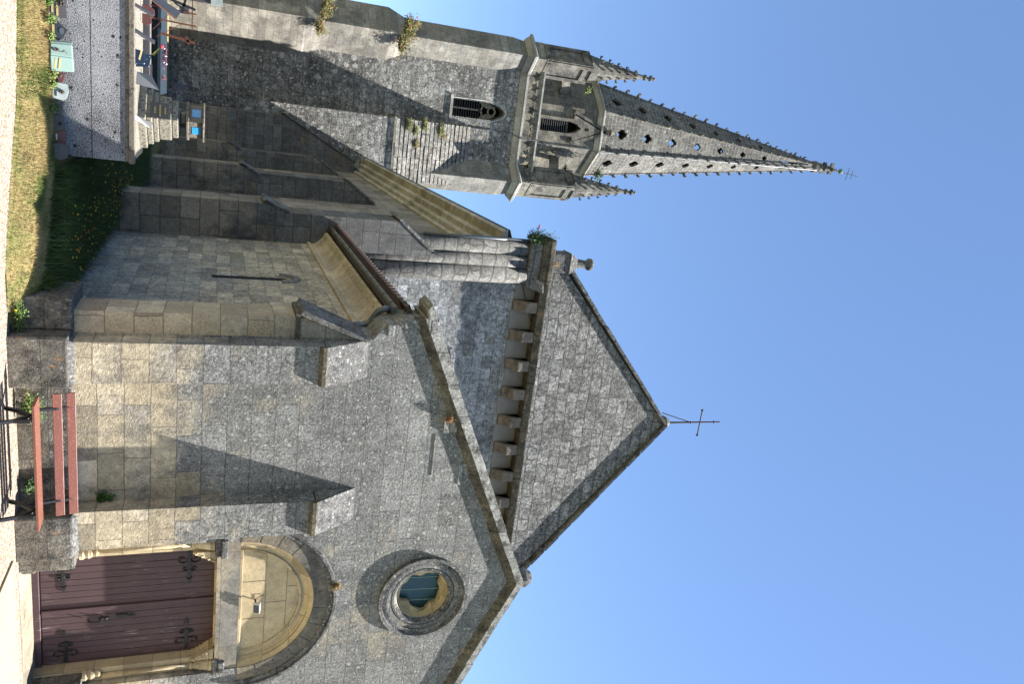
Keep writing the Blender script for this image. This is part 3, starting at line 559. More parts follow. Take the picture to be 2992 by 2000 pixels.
for i in range(12):
    pn = MB()
    a = 4.78 if i == 0 else 5.42+(i-1)*.955+.18; b = 5.42+i*.955-.18
    pn.box(a, b, YT-.03, YT+.02, 11.30+random.uniform(-.05, .05), 12.0)
    pn.out('rendered_panel', M['panel'], block)
co = MB(); x = 4.5
while x < 15.2:
    w = random.uniform(.7, 1.0); j = random.uniform(-.03, .03); b = min(x+w-.01, 15.3)
    co.hex([(x,YT-.44+j,12.0),(b,YT-.44+j,12.0),(b,YT+.1,12.0),(x,YT+.1,12.0),(x,YT-.52+j,12.22+j*.3),(b,YT-.52+j,12.22+j*.3),(b,YT+.1,12.25),(x,YT+.1,12.25)]); x += w
co.out('corbel_table_cornice', M['cornice'], block, bevel=.02)
co = MB(); co.hex([(4.3,YT-.5,12.23),(15.2,YT-.5,12.23),(15.2,YT+.1,12.23),(4.3,YT+.1,12.23),(4.3,YT-.05,12.36),(15.2,YT-.05,12.36),(15.2,YT+.1,12.36),(4.3,YT+.1,12.36)]); co.out('cornice_slope', M['gable'], block)
gb_ = MB(); GXC = 9.5; GL, GR = 4.0, 15.0; GZ = 12.3; GA = 17.55
gb_.plate([[(4.15, GZ), (15.05, GZ), (15.05, GZ+.35), (GXC, GA), (4.0, GZ+.40)]], fy, YT-.06, YT+.7)
gable = gb_.out('stone_gable', M['gable'], church)
gc = MB()
for (xa, za, xb, zb, n) in ((3.95, 12.88, GXC, 17.66, 11), (GXC, 17.66, 15.2, 12.75, 11)):
    for i in range(n):
        ta, tb = i/n+.003, (i+1)/n-.003; j = random.uniform(-.02, .02)
        A = (xa+(xb-xa)*ta, za+(zb-za)*ta+j); B = (xa+(xb-xa)*tb, za+(zb-za)*tb+j)
        gc.hex([(A[0],YT-.20,A[1]-.10),(B[0],YT-.20,B[1]-.10),(B[0],YT+.8,B[1]-.10),(A[0],YT+.8,A[1]-.10),(A[0],YT-.22,A[1]+.02),(B[0],YT-.22,B[1]+.02),(B[0],YT+.8,B[1]+.06),(A[0],YT+.8,A[1]+.06)])
gc.out('gable_coping', M['weath'], gable)
MB().lathe((GXC, YT+.1, 17.55), [(.2,0),(.24,.12),(.15,.28),(.06,.34)], 7).out('finial_base', M['weath'], gable)
ic = MB(); ic.tube([(GXC,YT+.05,17.75),(GXC,YT+.05,20.0)], [.035,.022], 6); ic.tube([(9.04,YT+.05,19.15),(10.0,YT+.05,19.15)], .022, 6); ic.tube([(GXC,YT+.05,18.75),(9.12,YT+.05,17.5)], .018, 5)
for q_ in ((9.04,19.15),(10.0,19.15),(GXC,19.75),(GXC,18.75)): ic.lathe((q_[0],YT+.05,q_[1]-.06), [(.01,0),(.05,.06),(.01,.12)], 6)
ic.out('iron_cross', M['wroug'], gable)
# roof of the crossing (mostly hidden)
rr_ = MB(); rr_.add([(4,YT+.7,12.7),(GXC,YT+.7,17.5),(GXC,46,17.5-1.5),(4,46,11.2)], [(0,1,2,3)]); rr_.add([(15.1,YT+.7,12.7),(GXC,YT+.7,17.5),(GXC,46,16),(15.1,46,11.2)], [(0,1,2,3)]); rr_ = None
# corner cluster of half columns
cl = MB(); cl.box(3.55, 4.75, YT-.12, YT+.4, 4, 11.7); colb = cl.out('corner_pier', M['block'], church)
for i, (x, y, r, zt) in enumerate(((3.62, 21.75, .235, 11.62), (4.02, 21.74, .20, 11.6), (4.45, 21.84, .28, 11.5))):
    MB().tube([(x, y, 4.5), (x, y, zt)], r, 20).out('engaged_column', M['column'], colb, smooth=True)
cc = MB(); cc.box(3.40, 4.25, 21.45, 22.2, 11.45, 11.86); cc.hex([(4.2,21.55,11.5),(4.75,21.6,11.5),(4.75,22.1,11.5),(4.2,22.1,11.5),(4.2,21.5,12.0),(4.95,21.45,12.1),(4.95,22.1,12.1),(4.2,22.1,12.0)]); cc.out('capital_block', M['column'], colb, bevel=.06)
cc = MB(); cc.hex([(3.42,21.42,11.84),(4.5,21.42,11.84),(4.5,22.2,11.84),(3.42,22.2,11.84),(3.26,21.30,12.02),(4.6,21.34,12.05),(4.6,22.2,12.05),(3.26,22.2,12.02)]); cc.box(3.24, 4.6, 21.30, 22.2, 12.03, 12.22); cc.out('capital_slab', M['cornice'], colb, bevel=.04)
pn_ = MB(); pn_.box(3.70, 4.30, 21.75, 22.35, 12.2, 12.95); pn_.hex([(3.66,21.7,12.93),(4.34,21.7,12.93),(4.34,22.4,12.93),(3.66,22.4,12.93),(3.86,21.86,13.25),(4.2,21.86,13.25),(4.2,22.2,13.25),(3.86,22.2,13.25)]); pn_.lathe((4.03, 22.03, 13.2), [(.17,0),(.14,.28),(.12,.42),(.19,.48),(.21,.56),(.17,.64),(.10,.66)], 9); pn_.out('corner_pinnacle', M['weath'], church, bevel=.03)
# north side wall of the nave, cornice and buttresses
nw = MB(); nw.box(XN, XN+.7, 21.9, 46, 0, 10.2); nw.out('nave_side_wall', M['nave'], church)
cn = MB(); prof = [(XN+.05, 9.90), (XN-.08, 9.92), (XN-.13, 10.0), (XN-.08, 10.08), (XN-.06, 10.16), (XN-.20, 10.18), (XN-.27, 10.26), (XN-.20, 10.36), (XN-.22, 10.42), (XN-.40, 10.44), (XN-.47, 10.52), (XN-.40, 10.60), (XN-.44, 10.64), (XN-.72, 10.66), (XN-.76, 10.74), (XN-.76, 10.84), (XN+.2, 10.9)]
L = len(prof); V = [(x, y, z) for y in (21.9, 46) for x, z in prof]; F = [(i, (i+1) % L, L+(i+1) % L, L+i) for i in range(L)]+[tuple(range(L)), tuple(range(L, 2*L))[::-1]]; cn.add(V, F); cn.out('nave_cornice', M['ncornice'], church)
rf = MB(); rf.add([(XN-.78,21.9,10.82),(XN-.78,46,10.82),(XN-.78,46,10.90),(XN-.78,21.9,10.90),(6.5,21.9,12.2),(6.5,46,12.2)], [(0,1,2,3),(3,2,5,4)]); rf.add([(6.5,22.7,12.2),(9.5,22.7,12.6),(9.5,46,12.6),(6.5,46,12.2)], [(0,1,2,3)]); rf.out('nave_roof', M['slate'], church)
def side_buttress(y, dy, xo1, z1, xi1, z1b, xo2, z2, z2b, xw=XN+.1):
    b = MB(); b.box(xo1, xw, y, y+dy, 0, z1); b.hex([(xo1,y,z1),(xw,y,z1),(xw,y+dy,z1),(xo1,y+dy,z1),(xo2,y,z1b),(xw,y,z1b),(xw,y+dy,z1b),(xo2,y+dy,z1b)])
    b.box(xo2, xw, y, y+dy, z1b, z2); b.hex([(xo2,y,z2),(xw,y,z2),(xw,y+dy,z2),(xo2,y+dy,z2),(XN-.05,y,z2b),(xw,y,z2b),(xw,y+dy,z2b),(XN-.05,y+dy,z2b)])
    o = b.out('buttress', M['butt'], church)
    for (xa, za, xb, zb) in ((xo1, z1, xo2, z1b), (xo2, z2, XN-.05, z2b)):
        w = MB(); w.hex([(xa-.07,y-.05,za-.10),(xb-.02,y-.05,zb-.04),(xb-.02,y+dy+.05,zb-.04),(xa-.07,y+dy+.05,za-.10),(xa-.10,y-.05,za-.02),(xb-.02,y-.05,zb+.10),(xb-.02,y+dy+.05,zb+.10),(xa-.10,y+dy+.05,za-.02)])
        w.out('weathering', M['weath'], o)
    return o
side_buttress(21.4, 1.15, 2.87, 3.92, 0, 4.42, 3.07, 7.5, 8.42)
side_buttress(31.1, 1.2, 2.86, 3.62, 0, 4.05, 3.08, 7.5, 8.55)
side_buttress(42.0, 1.2, 2.84, 3.35, 0, 3.80, 3.08, 7.55, 8.66)
bd = MB(); bd.box(1.28, 4.1, 44.6, 46.2, 0, 6.1); bd.hex([(1.28,44.6,6.1),(4.1,44.6,6.1),(4.1,46.2,6.1),(1.28,46.2,6.1),(3.3,44.6,9.9),(4.1,44.6,9.9),(4.1,46.2,9.9),(3.3,46.2,9.9)])
bd = bd.out('buttress', M['butt'], church)
MB().hex([(1.18,44.5,6.0),(3.3,44.5,9.9),(3.3,46,9.9),(1.18,46,6.0),(1.15,44.5,6.15),(3.3,44.5,10.1),(3.3,46,10.1),(1.15,46,6.15)]).out('weathering', M['weath'], bd)
pp = MB(); pp.tube([(3.36,21.62,8.2),(3.36,21.62,11.45)], .05, 8); pp.out('rain_pipe', M['lead'], church, smooth=True)
MB().tube([(3.02,45.9,4),(3.02,45.9,9.6)], .06, 8).out('rain_pipe', M['lead'], church)

# ================================================================== BELL TOWER
YW = 47.8; TXC = -.10; TH = 3.75; TYC = YW+TH
tower = thing('bell_tower', 'tall grey stone bell tower with louvred openings and pierced octagonal spire', 'tower', (TXC, TYC, 0))
win = [(-.86, 16.05), (.16, 16.05), (.16, 18.2)]+[(-.35+.51*cos(a)*(1-.12*sin(a)), 18.2+1.15*sin(a)) for a in [pi*i/14 for i in range(1, 14)]]+[(-.86, 18.2)]
tb = MB(); tb.plate([rect(TXC-TH, TXC+TH, 0, 20.35), win], fy, YW, YW+.9, back=False)
tb.box(TXC-TH, TXC-TH+.6, YW+.9, YW+2*TH, 0, 20.35).box(TXC+TH-.6, TXC+TH, YW+.9, YW+2*TH, 0, 20.35).box(TXC-TH+.6, TXC+TH-.6, YW+2*TH-.6, YW+2*TH, 0, 20.35)
tb.box(TXC-TH, TXC+TH, YW, YW+2*TH, 20.36, 20.5)
shaft = tb.out('tower_shaft', M['tower'], tower)
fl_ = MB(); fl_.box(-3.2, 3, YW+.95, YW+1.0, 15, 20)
fl_.out('dark_backing', M['dark'], shaft)  # near-black sheet painted in for the darkness behind the louvres
# main louvred window
wf = MB(); tracery = [rect(-.86, .16, 16.02, 19.5)]
tr_ = MB(); tr_.box(-.40, -.30, YW+.28, YW+.42, 16.05, 18.0)
for cx_ in (-.605, -.095):
    tr_.ring(cx_, 17.75, .22, .30, YW+.28, YW+.42, 0, pi, 12)
tr_.ring(-.35, 18.62, .20, .28, YW+.28, YW+.42, 0, 2*pi, 16)
tr_.plate([[(-.86, 17.75), (-.86, 18.3), (-.62, 18.9), (-.5, 18.3)], ], fy, YW+.30, YW+.40); tr_.plate([[(.16, 17.75), (.16, 18.3), (-.08, 18.9), (-.2, 18.3)]], fy, YW+.30, YW+.40)
wn = thing('w', '', ''); bpy.data.objects.remove(wn)
wo = tr_.out('belfry_window', M['drum'], tower)
lv = MB(); z = 16.1
while z < 17.95:
    for a, b in ((-.85, -.41), (-.29, .15)): lv.hex([(a,YW+.45,z),(b,YW+.45,z),(b,YW+.72,z+.12),(a,YW+.72,z+.12),(a,YW+.45,z+.025),(b,YW+.45,z+.025),(b,YW+.72,z+.145),(a,YW+.72,z+.145)])
    z += .155
lv.out('louvre', M['louvre'], wo)
fr_ = MB(); V = []; F = []
pts_in = [(-.86, 16.05)]+[win[0]]; path = [(-.86, 16.02), (-.86, 18.2)]+[(-.35+.51*cos(a)*(1-.12*sin(a)), 18.2+1.15*sin(a)) for a in [pi-pi*i/14 for i in range(1, 14)]]+[(.16, 18.2), (.16, 16.02)]
def off(p): 
    c = (-.35, 17.6); d = Vector((p[0]-c[0], (p[1]-c[1])*.6)); d.normalize(); return (p[0]+d.x*.17, p[1]+(d.y*.2 if p[1] > 18 else 0))
for p in path: o_ = off(p); V += [(p[0], YW+.02, p[1]), (o_[0], YW-.02, o_[1]), (o_[0], YW+.03, o_[1]), (p[0], YW+.08, p[1])]
for i in range(len(path)-1): F += [(i*4+k, i*4+(k+1) % 4, i*4+4+(k+1) % 4, i*4+4+k) for k in range(4)]
fr_.add(V, F); fr_.box(-1.06, .36, YW-.08, YW+.5, 15.86, 16.02); fr_.out('window_frame', M['ncornice'], wo)
# stair block with stepped stone glacis
sb = MB(); sb.box(.68, 4.3, 46.0, YW, 0, 12.2); stair = sb.out('stair_block', M['tower'], tower)
MB().box(.62, 4.35, 45.92, YW, 12.2, 12.34).out('string_course', M['pier'], stair)
gs = MB(); n = 18
for i in range(n):
    z0 = 12.34+i*(5.0/n); y0 = 46.0+i*(1.8/n); y1 = y0+.16
    for kx in range(5):
        xa = .70+kx*.72+random.uniform(-.03, .03)*(kx > 0)+.0; xb = .70+(kx+1)*.72-.02; j = random.uniform(-.02, .02)
        gs.hex([(xa,y0-.09+j,z0),(xb,y0-.09+j,z0),(xb,YW,z0),(xa,YW,z0),(xa,y0+.03+j,z0+5./n-.035),(xb,y0+.03+j,z0+5./n-.035),(xb,YW,z0+5./n-.035),(xa,YW,z0+5./n-.035)])
gs.add([(.68,46,12.3),(.68,YW,12.3),(.68,YW,17.3)], [(0,1,2)]); gs.add([(4.3,46,12.3),(4.3,YW,12.3),(4.3,YW,17.3)], [(0,1,2)])
gs.out('stepped_glacis', M['glacis'], stair)
# diagonal corner piers with set-offs
def diamond(mb, cx, cy, r, z0, z1, r2=None): mb.lathe((cx, cy, z0), [(r, 0), (r2 or r, z1-z0)], 4, 0)
for cx_ in (TXC-TH, TXC+TH):
    for cy_ in (YW, YW+2*TH):
        pr_ = MB(); big = 1.75 if cx_ < 0 else 1.0
        if cx_ < 0:
            diamond(pr_, cx_, cy_, 1.85, 0, 7.0); diamond(pr_, cx_, cy_, 1.85, 7.0, 8.0, 1.42); diamond(pr_, cx_, cy_, 1.42, 8.0, 11.7); diamond(pr_, cx_, cy_, 1.42, 11.7, 12.7, 1.0)
            diamond(pr_, cx_, cy_, 1.0, 12.7, 19.3); diamond(pr_, cx_, cy_, 1.0, 19.3, 20.2, .86)
        else: diamond(pr_, cx_, cy_, 1.0, 0, 19.3); diamond(pr_, cx_, cy_, 1.0, 19.3, 20.2, .86)
        pr_.out('corner_buttress', M['pier'], tower)
# cornice
co = MB(); co.hex([(TXC-TH-.02,YW-.05,20.1),(TXC+TH+.02,YW-.05,20.1),(TXC+TH+.02,YW+2*TH,20.1),(TXC-TH-.02,YW+2*TH,20.1),(TXC-TH-.2,YW-.24,20.36),(TXC+TH+.2,YW-.24,20.36),(TXC+TH+.2,YW+2*TH+.2,20.36),(TXC-TH-.2,YW+2*TH+.2,20.36)])
co.box(TXC-TH-.34, TXC+TH+.34, YW-.38, YW+2*TH+.34, 20.44, 20.58).box(TXC-TH-.22, TXC+TH+.22, YW-.26, YW+2*TH+.22, 20.36, 20.44)
for cx_ in (TXC-TH, TXC+TH):
    for cy_ in (YW, YW+2*TH): co.lathe((cx_, cy_, 20.05), [(.98, .04), (1.20, .30), (1.20, .38), (1.36, .40), (1.36, .54), (1.1, .68)], 4, 0)
co.out('tower_cornice', M['ncornice'], tower)
# parapet pierced with pointed trefoils
def trefoil(cx, cz, r, s_=1):      # three-pointed flamboyant opening, alternately up and down
    k = 1 if s_ % 2 else -1; P_ = [(0, 1.1), (.16, .45), (.42, .25), (.80, .30), (.50, -.10), (.42, -.62), (0, -.30), (-.42, -.62), (-.50, -.10), (-.80, .30), (-.42, .25), (-.16, .45)]
    return [(cx+a*r*.98, cz+(b-.1)*r*k) for a, b in P_]
pa = MB(); holes = [trefoil(-2.80+i*.67, 21.09, .43, i) for i in range(9)]
pa.plate([rect(-3.3, 3.1, 20.6, 21.55)]+holes, fy, YW-.28, YW-.08)
par = pa.out('pierced_parapet', M['drum'], tower)
MB().box(-3.3, 3.1, YW-.34, YW-.02, 21.55, 21.66).box(-4.1, -3.95, YW+.8, YW+6.6, 20.6, 21.6).out('parapet_rail', M['ncornice'], par)
# pinnacles at the corners
def cone_crockets(mb, c, r0, h, n, m, rot, s):
    for k in range(n):
        a = rot+2*pi*k/n
        for i in range(m):
            t = (i+.7)/(m+.6); r = r0*(1-t)+.03; d = Vector((cos(a), sin(a), 0)); p = Vector(c)+d*r+Vector((0, 0, h*t))
            mb.obox(p+d*s*.5+Vector((0, 0, s*.2)), d, d.cross(Vector((0,0,1))), Vector((0,0,1)), s*.7, s*.3, s*.25); mb.obox(p+d*s*1.1+Vector((0, 0, s*.55)), d, d.cross(Vector((0,0,1))), Vector((0,0,1)), s*.3, s*.32, s*.45)
for ix, cx_ in enumerate((TXC-TH+.05, TXC+TH-.05)):
    for cy_ in (YW+.05, YW+2*TH-.05):
        pb = MB(); zb = 20.6
        pb.lathe((cx_, cy_, zb), [(1.02,0),(1.02,.75),(.92,.82),(.92,3.9),(.96,3.95)], 4, 0)
        # sunk blind panels: raised frames on the four faces
        for k in range(4):
            a = pi/4+k*pi/2; d = Vector((cos(a), sin(a), 0)); t_ = Vector((-sin(a), cos(a), 0)); o0 = Vector((cx_, cy_, 0))+d*.652
            for sgn in (-1, 1): pb.obox(o0+t_*(.55*sgn)+Vector((0,0,zb+2.35)), d, t_, Vector((0,0,1)), .09, .12, 1.55)
            pb.obox(o0+Vector((0,0,zb+.95)), d, t_, Vector((0,0,1)), .09, .55, .14); pb.obox(o0+Vector((0,0,zb+3.5)), d, t_, Vector((0,0,1)), .09, .64, .16)
            # gablet
            A_ = o0+d*.02; w3 = [A_+t_*(-.66)+Vector((0,0,zb+3.55)), A_+t_*.66+Vector((0,0,zb+3.55)), A_+Vector((0,0,zb+4.75))]; w4 = [p-d*.5 for p in w3[:2]]+[w3[2]-d*.62]
            pb.add(w3+w4, [(0,1,2),(3,5,4),(0,3,4,1),(1,4,5,2),(2,5,3,0)])
        po = pb.out('pinnacle', M['pinn'], tower)
        sp_ = MB(); sp_.lathe((cx_, cy_, zb+3.9), [(.84,0),(.80,.2),(.12,4.1),(.08,4.15)], 8, pi/8); cone_crockets(sp_, (cx_, cy_, zb+4.3), .72, 3.6, 4, 5, 0, .15); cone_crockets(sp_, (cx_, cy_, zb+4.3), .70, 3.6, 4, 5, pi/4, .12)
        sp_.lathe((cx_, cy_, zb+8.0), [(.10,0),(.19,.06),(.20,.16),(.08,.24),(.06,.42),(.20,.50),(.20,.60),(.07,.68),(.11,.80),(.05,.92)], 8); sp_.out('spirelet', M['pinn'], po)
# octagonal drum
AP = 3.0
def octpt(a_, k, z, cx=TXC, cy=TYC): r = a_/cos(pi/8); a = -pi/2-pi/8+k*pi/4; return Vector((cx+r*cos(a), cy+r*sin(a), z))
dr = MB()
for k in range(8):
    p0, p1 = octpt(AP, k, 0), octpt(AP, k+1, 0); t_ = (p1-p0).normalized(); w = (p1-p0).length; nrm = Vector((p0+p1)/2)-Vector((TXC, TYC, 0)); nrm.normalize()
    hole = [(w/2-.40, 22.1), (w/2+.40, 22.1), (w/2+.40, 24.1), (w/2+.27, 24.65), (w/2, 25.0), (w/2-.27, 24.65), (w/2-.40, 24.1)] if k % 2 == 0 else None
    lp = [rect(0, w, 20.5, 26.1)]+([hole] if hole else [])
    dr.plate(lp, lambda a, b, d, p0=p0, t_=t_, nrm=nrm: tuple(p0+t_*a-nrm*d+Vector((0,0,b))), 0, .45)
drum = dr.out('octagonal_belfry', M['drum'], tower)
dc = MB(); dc.lathe((TXC, TYC, 26.05), [(AP/cos(pi/8), .1), ((AP+.14)/cos(pi/8), .30), ((AP+.14)/cos(pi/8), .38), ((AP+.26)/cos(pi/8), .40), ((AP+.26)/cos(pi/8), .50), ((AP+.05)/cos(pi/8), .62)], 8, -pi/2-pi/8); dc.out('belfry_cornice', M['ncornice'], drum)
MB().lathe((TXC, TYC, 20.5), [(2.3, 0), (2.3, 5.3)], 8).out('dark_filler', M['dark'], drum)  # near-black filler stands in for the unlit inside of the belfry
# gabled dormer window on the front face
yF = TYC-AP
gw = MB(); gw.plate([[(-.62, 21.9), (.50, 21.9), (.50, 24.4), (.80, 24.45), (-.06, 26.75), (-.98, 24.45), (-.62, 24.4)], [(-.44, 22.1), (.32, 22.1), (.32, 24.1), (.2, 24.65), (-.06, 25.0), (-.32, 24.65), (-.44, 24.1)], [(-.16, 25.3), (-.06, 25.18), (.04, 25.3), (.06, 25.45), (-.06, 25.6), (-.18, 25.45)]], fy, yF-.16, yF+.05)
gwo = gw.out('gabled_window', M['drum'], drum)
gr_ = MB(); gr_.beam((-1.05, yF-.10, 24.4), (-.06, yF-.10, 26.9), .26, .12, (0,1,0)); gr_.beam((.92, yF-.10, 24.4), (-.06, yF-.10, 26.9), .26, .12, (0,1,0)); gr_.lathe((-.06, yF-.2, 26.8), [(.08,0),(.2,.12),(.1,.2),(.24,.32),(.12,.5),(.04,.6)], 7); gr_.out('gablet_coping', M['pinn'], gwo)
lv = MB(); z = 22.15
while z < 24.0: lv.hex([(-.44,yF+.0,z),(.32,yF+.0,z),(.32,yF+.22,z+.12),(-.44,yF+.22,z+.12),(-.44,yF+.0,z+.03),(.32,yF+.0,z+.03),(.32,yF+.22,z+.15),(-.44,yF+.22,z+.15)]); z += .15
lv.box(-.45, .33, yF+.02, yF+.05, 24.05, 24.1).box(-.44, -.41, yF, yF+.05, 22.1, 24.1).box(.29, .32, yF, yF+.05, 22.1, 24.1); lv.out('louvre', M['louvre'], gwo)
# blind/ramped openings on the diagonal faces (low arched gargoyle buttresses to the pinnacles)
for sx in (-1, 1):
    fb_ = MB()
    cx0, cy0 = TXC+sx*(TH-.1), YW+.1; ex, ey = TXC+sx*2.15, TYC-2.15
    for i in range(8):
        t0, t1 = i/8, (i+1)/8; zl0 = 22.6+.9*sin(t0*pi/2); zl1 = 22.6+.9*sin(t1*pi/2); zt0 = 23.6+.5*t0; zt1 = 23.6+.5*t1
        P0 = Vector((cx0+(ex-cx0)*t0, cy0+(ey-cy0)*t0, 0)); P1 = Vector((cx0+(ex-cx0)*t1, cy0+(ey-cy0)*t1, 0)); nn = (P1-P0).normalized().cross(Vector((0,0,1)))*.18
        fb_.hex([P0-nn+Vector((0,0,zl0)), P1-nn+Vector((0,0,zl1)), P1+nn+Vector((0,0,zl1)), P0+nn+Vector((0,0,zl0)), P0-nn+Vector((0,0,zt0)), P1-nn+Vector((0,0,zt1)), P1+nn+Vector((0,0,zt1)), P0+nn+Vector((0,0,zt0))])
    fb_.out('flying_buttress', M['drum'], drum)
# spire, eight pierced faces, leaning very slightly
ZB, ZT, AB, AT = 26.7, 47.0, 3.02, .27; LX = .50
def ax_(z): t = (z-ZB)/(ZT-ZB); return TXC+LX*t, TYC
def ap_(z): t = (z-ZB)/(ZT-ZB); return AB+(AT-AB)*t
def spt(k, z): c = ax_(z); return octpt(ap_(z), k, z, c[0], c[1])
def quatre(cx, cz, r):
    pts = []
    for k in range(32):
        a = 2*pi*k/32; rr = r*(.74+.26*abs(cos(2*a))**.7); pts.append((cx+rr*cos(a)*.92, cz+rr*sin(a)*1.15))
    return pts
HZ = [28.2, 30.35, 32.55, 34.8, 37.0, 39.2, 41.4]
sm = MB()
for k in range(8):
    P00, P10, P01, P11 = spt(k, ZB), spt(k+1, ZB), spt(k, ZT), spt(k+1, ZT)
    mid0 = (P00+P10)/2; c0 = Vector((*ax_(ZB), ZB)); nrm = (mid0-c0).normalized()
    def fm(a, b, d, P00=P00, P10=P10, P01=P01, P11=P11, nrm=nrm):      # a in metres from centre line, b = z
        t = (b-ZB)/(ZT-ZB); L0 = P00.lerp(P01, t); R0 = P10.lerp(P11, t); w = (R0-L0).length; return tuple((L0+R0)/2+(R0-L0).normalized()*a-nrm*d)
    w0 = (P10-P00).length/2; w1 = (P11-P01).length/2
    holes = []
    zo = 0 if k % 2 == 0 else -.35
    for i, z in enumerate(HZ): holes.append(quatre(0, z+zo, .36-.027*i))
    holes.append([(-.05, 43.3), (.05, 43.3), (.04, 44.9), (-.04, 44.9)])
    sm.plate([[(-w0, ZB), (w0, ZB), (w1, ZT), (-w1, ZT)]]+holes, fm, 0, .20)
spire = sm.out('spire', M['spire'], tower)
rb = MB()
for k in range(8): rb.tube([spt(k, ZB), spt(k, ZT)], [.09, .05], 6)
rb.out('spire_rib', M['spire'], spire)
ck = MB(); ck.obox((.10,0,.02), Vector((1,0,0)), Vector((0,1,0)), Vector((0,0,1)), .13, .055, .05); ck.obox((.22,0,.08), Vector((1,0,0)), Vector((0,1,0)), Vector((0,0,1)), .06, .06, .085); ck.obox((.10,0,-.06), Vector((1,0,.3)).normalized(), Vector((0,1,0)), Vector((-.3,0,1)).normalized(), .08, .04, .04)
ck0 = ck.out('crocket', M['pinn'], spire, bevel=.02); cnt = 0
base_inv = ck0.matrix_parent_inverse.copy()
for k in (0, 1, 2, 7, 6):
    for i in range(19):
        z = 27.9+i*.99; p = spt(k, z); c = ax_(z); a = atan2(p.y-c[1], p.x-c[0])
        o = ck0 if cnt == 0 else ck0.copy()
        if cnt: COL.objects.link(o)
        o.parent = spire; o.matrix_parent_inverse = Matrix(); o.location = p-Vector((0,0,0)); o.rotation_euler = (0, 0, a); s_ = (1.1-.25*i/19)*random.uniform(.85, 1.12); o.scale = (s_*random.uniform(.8, 1.1), s_, s_); o.rotation_euler = (random.uniform(-.12, .12), random.uniform(-.15, .15), a); o['ck'] = 1; cnt += 1
fn = MB(); fx_, fy_ = ax_(47); fn.lathe((fx_, fy_, 46.75), [(.32,0),(.44,.12),(.46,.45),(.34,.55),(.30,.62),(.36,.70),(.34,.95),(.20,1.05),(.16,1.5),(.22,1.62),(.18,1.75),(.13,2.0),(.16,2.1),(.07,2.3),(.05,2.6)], 10)
for z_, s_ in ((48.0, .16), (48.75, .14)):
    for k in range(4): a = k*pi/2+.3; fn.obox((fx_+.28*cos(a), fy_+.28*sin(a), z_), Vector((cos(a), sin(a), 0)), Vector((-sin(a), cos(a), 0)), Vector((0,0,1)), .17, s_*.6, s_)
fn.out('spire_finial', M['pinn'], spire)
cr = MB(); bx, by = fx_+.10, fy_; cr.lathe((bx, by, 49.55), [(.02,0),(.17,.12),(.20,.22),(.17,.34),(.02,.44)], 10, mi=1); cr.tube([(bx-.05,by,49.2),(bx+.22,by,51.6)], .022, 5); cr.tube([(bx-.38,by,50.62),(bx+.62,by,50.48)], .022, 5); cr.tube([(bx-.2,by,51.05),(bx+.50,by,50.95)], .018, 5)
for k in range(8): a = k*pi/4; cr.tube([(bx,by,49.8),(bx+.34*cos(a),by+.1*sin(a),49.8+.34*sin(a))], .01, 4)
cr.out('weather_cross', [M['wroug'], M['greenball']], spire)
# lightning conductor down the spire, drum and shaft
cbm = MB(); q0 = spt(1, 47); 
def outp(k, z, e): p = spt(k, z); c = ax_(z); d = Vector((p.x-c[0], p.y-c[1], 0)).normalized(); return p+d*e
cbm.tube([outp(1, 46.9, .30), outp(1, 37, .20), outp(1, 27.2, .16)], .045, 6); cbm.tube([outp(1, 27.2, .16), octpt(AP+.4, 1, 26.5), octpt(AP+.05, 1, 25.9), octpt(AP+.05, 1, 21.9), (1.0, YW-.40, 21.7), (1.0, YW-.42, 20.5), (.75, YW-.05, 20.0), (.72, YW-.03, 12.5)], .03, 5)
cbm.out('lightning_conductor', M['cable'], tower)

# plants growing on the tower and church
PG = 'self-seeded plants on the church stonework'
clump('wall_plant', (-4.2, 46.6, 12.5), (1.1, .5, 1.2), 120, [M['ygrn'], M['dry'], M['olv']], .10, 'large shaggy wall plant on the upper set-off of the tower corner buttress', 'wall plant', PG, flowers=.02, fm=M['pink'])
clump('wall_plant', (-3.3, 46.6, 12.2), (.9, .5, .9), 100, [M['ygrn'], M['dry'], M['dkgrn']], .10, 'dense yellow-green tuft at the inner end of the upper tower set-off', 'wall plant', PG)
clump('wall_plant', (-4.55, 46.3, 7.9), (.8, .5, .9), 100, [M['ygrn'], M['dry'], M['olv']], .10, 'bushy wall plant on the lower tower set-off by the top photo edge', 'wall plant', PG)
clump('wall_plant', (-3.45, 46.1, 7.6), (.6, .4, .8), 80, [M['ygrn'], M['dry'], M['olv']], .10, 'wall plant on the lower tower set-off just above the shadow edge', 'wall plant', PG)
for i, (x, y, z, r, lab) in enumerate(((1.0, 46.2, 13.0, .40, 'pale green tuft lowest on the left edge of the stepped tower slope'), (1.25, 46.45, 13.5, .30, 'small tuft in the second row of the stepped tower slope'), (.95, 46.7, 14.0, .40, 'tall green tuft halfway up the left edge of the stepped slope'), (1.05, 47.1, 15.1, .45, 'largest green tuft near the louvred window sill on the stepped slope'), (1.5, 47.3, 15.4, .30, 'brownish tuft beside the largest tuft of the stepped slope'), (2.0, 46.5, 13.6, .26, 'dark rounded moss tuft in the middle rows of the stepped slope'), (2.4, 47.0, 14.6, .26, 'rusty moss tuft on the right half of the stepped slope'), (3.1, 46.9, 14.2, .22, 'small dark tuft near the right edge of the stepped slope'))):
    clump('wall_plant', (x, y-.15, z), (r*1.25, r*.5, r*1.2), int(200*r), [M['ygrn'], M['dry'] if i > 3 else M['olv']], .075, lab, 'wall plant', PG)
clump('wall_plant', (2.7, 48.6, 26.6), (.55, .4, .8), 34, [M['dkgrn'], M['grn']], .13, 'dark bush rooted on the belfry cornice at the foot of the spire', 'wall plant', PG)
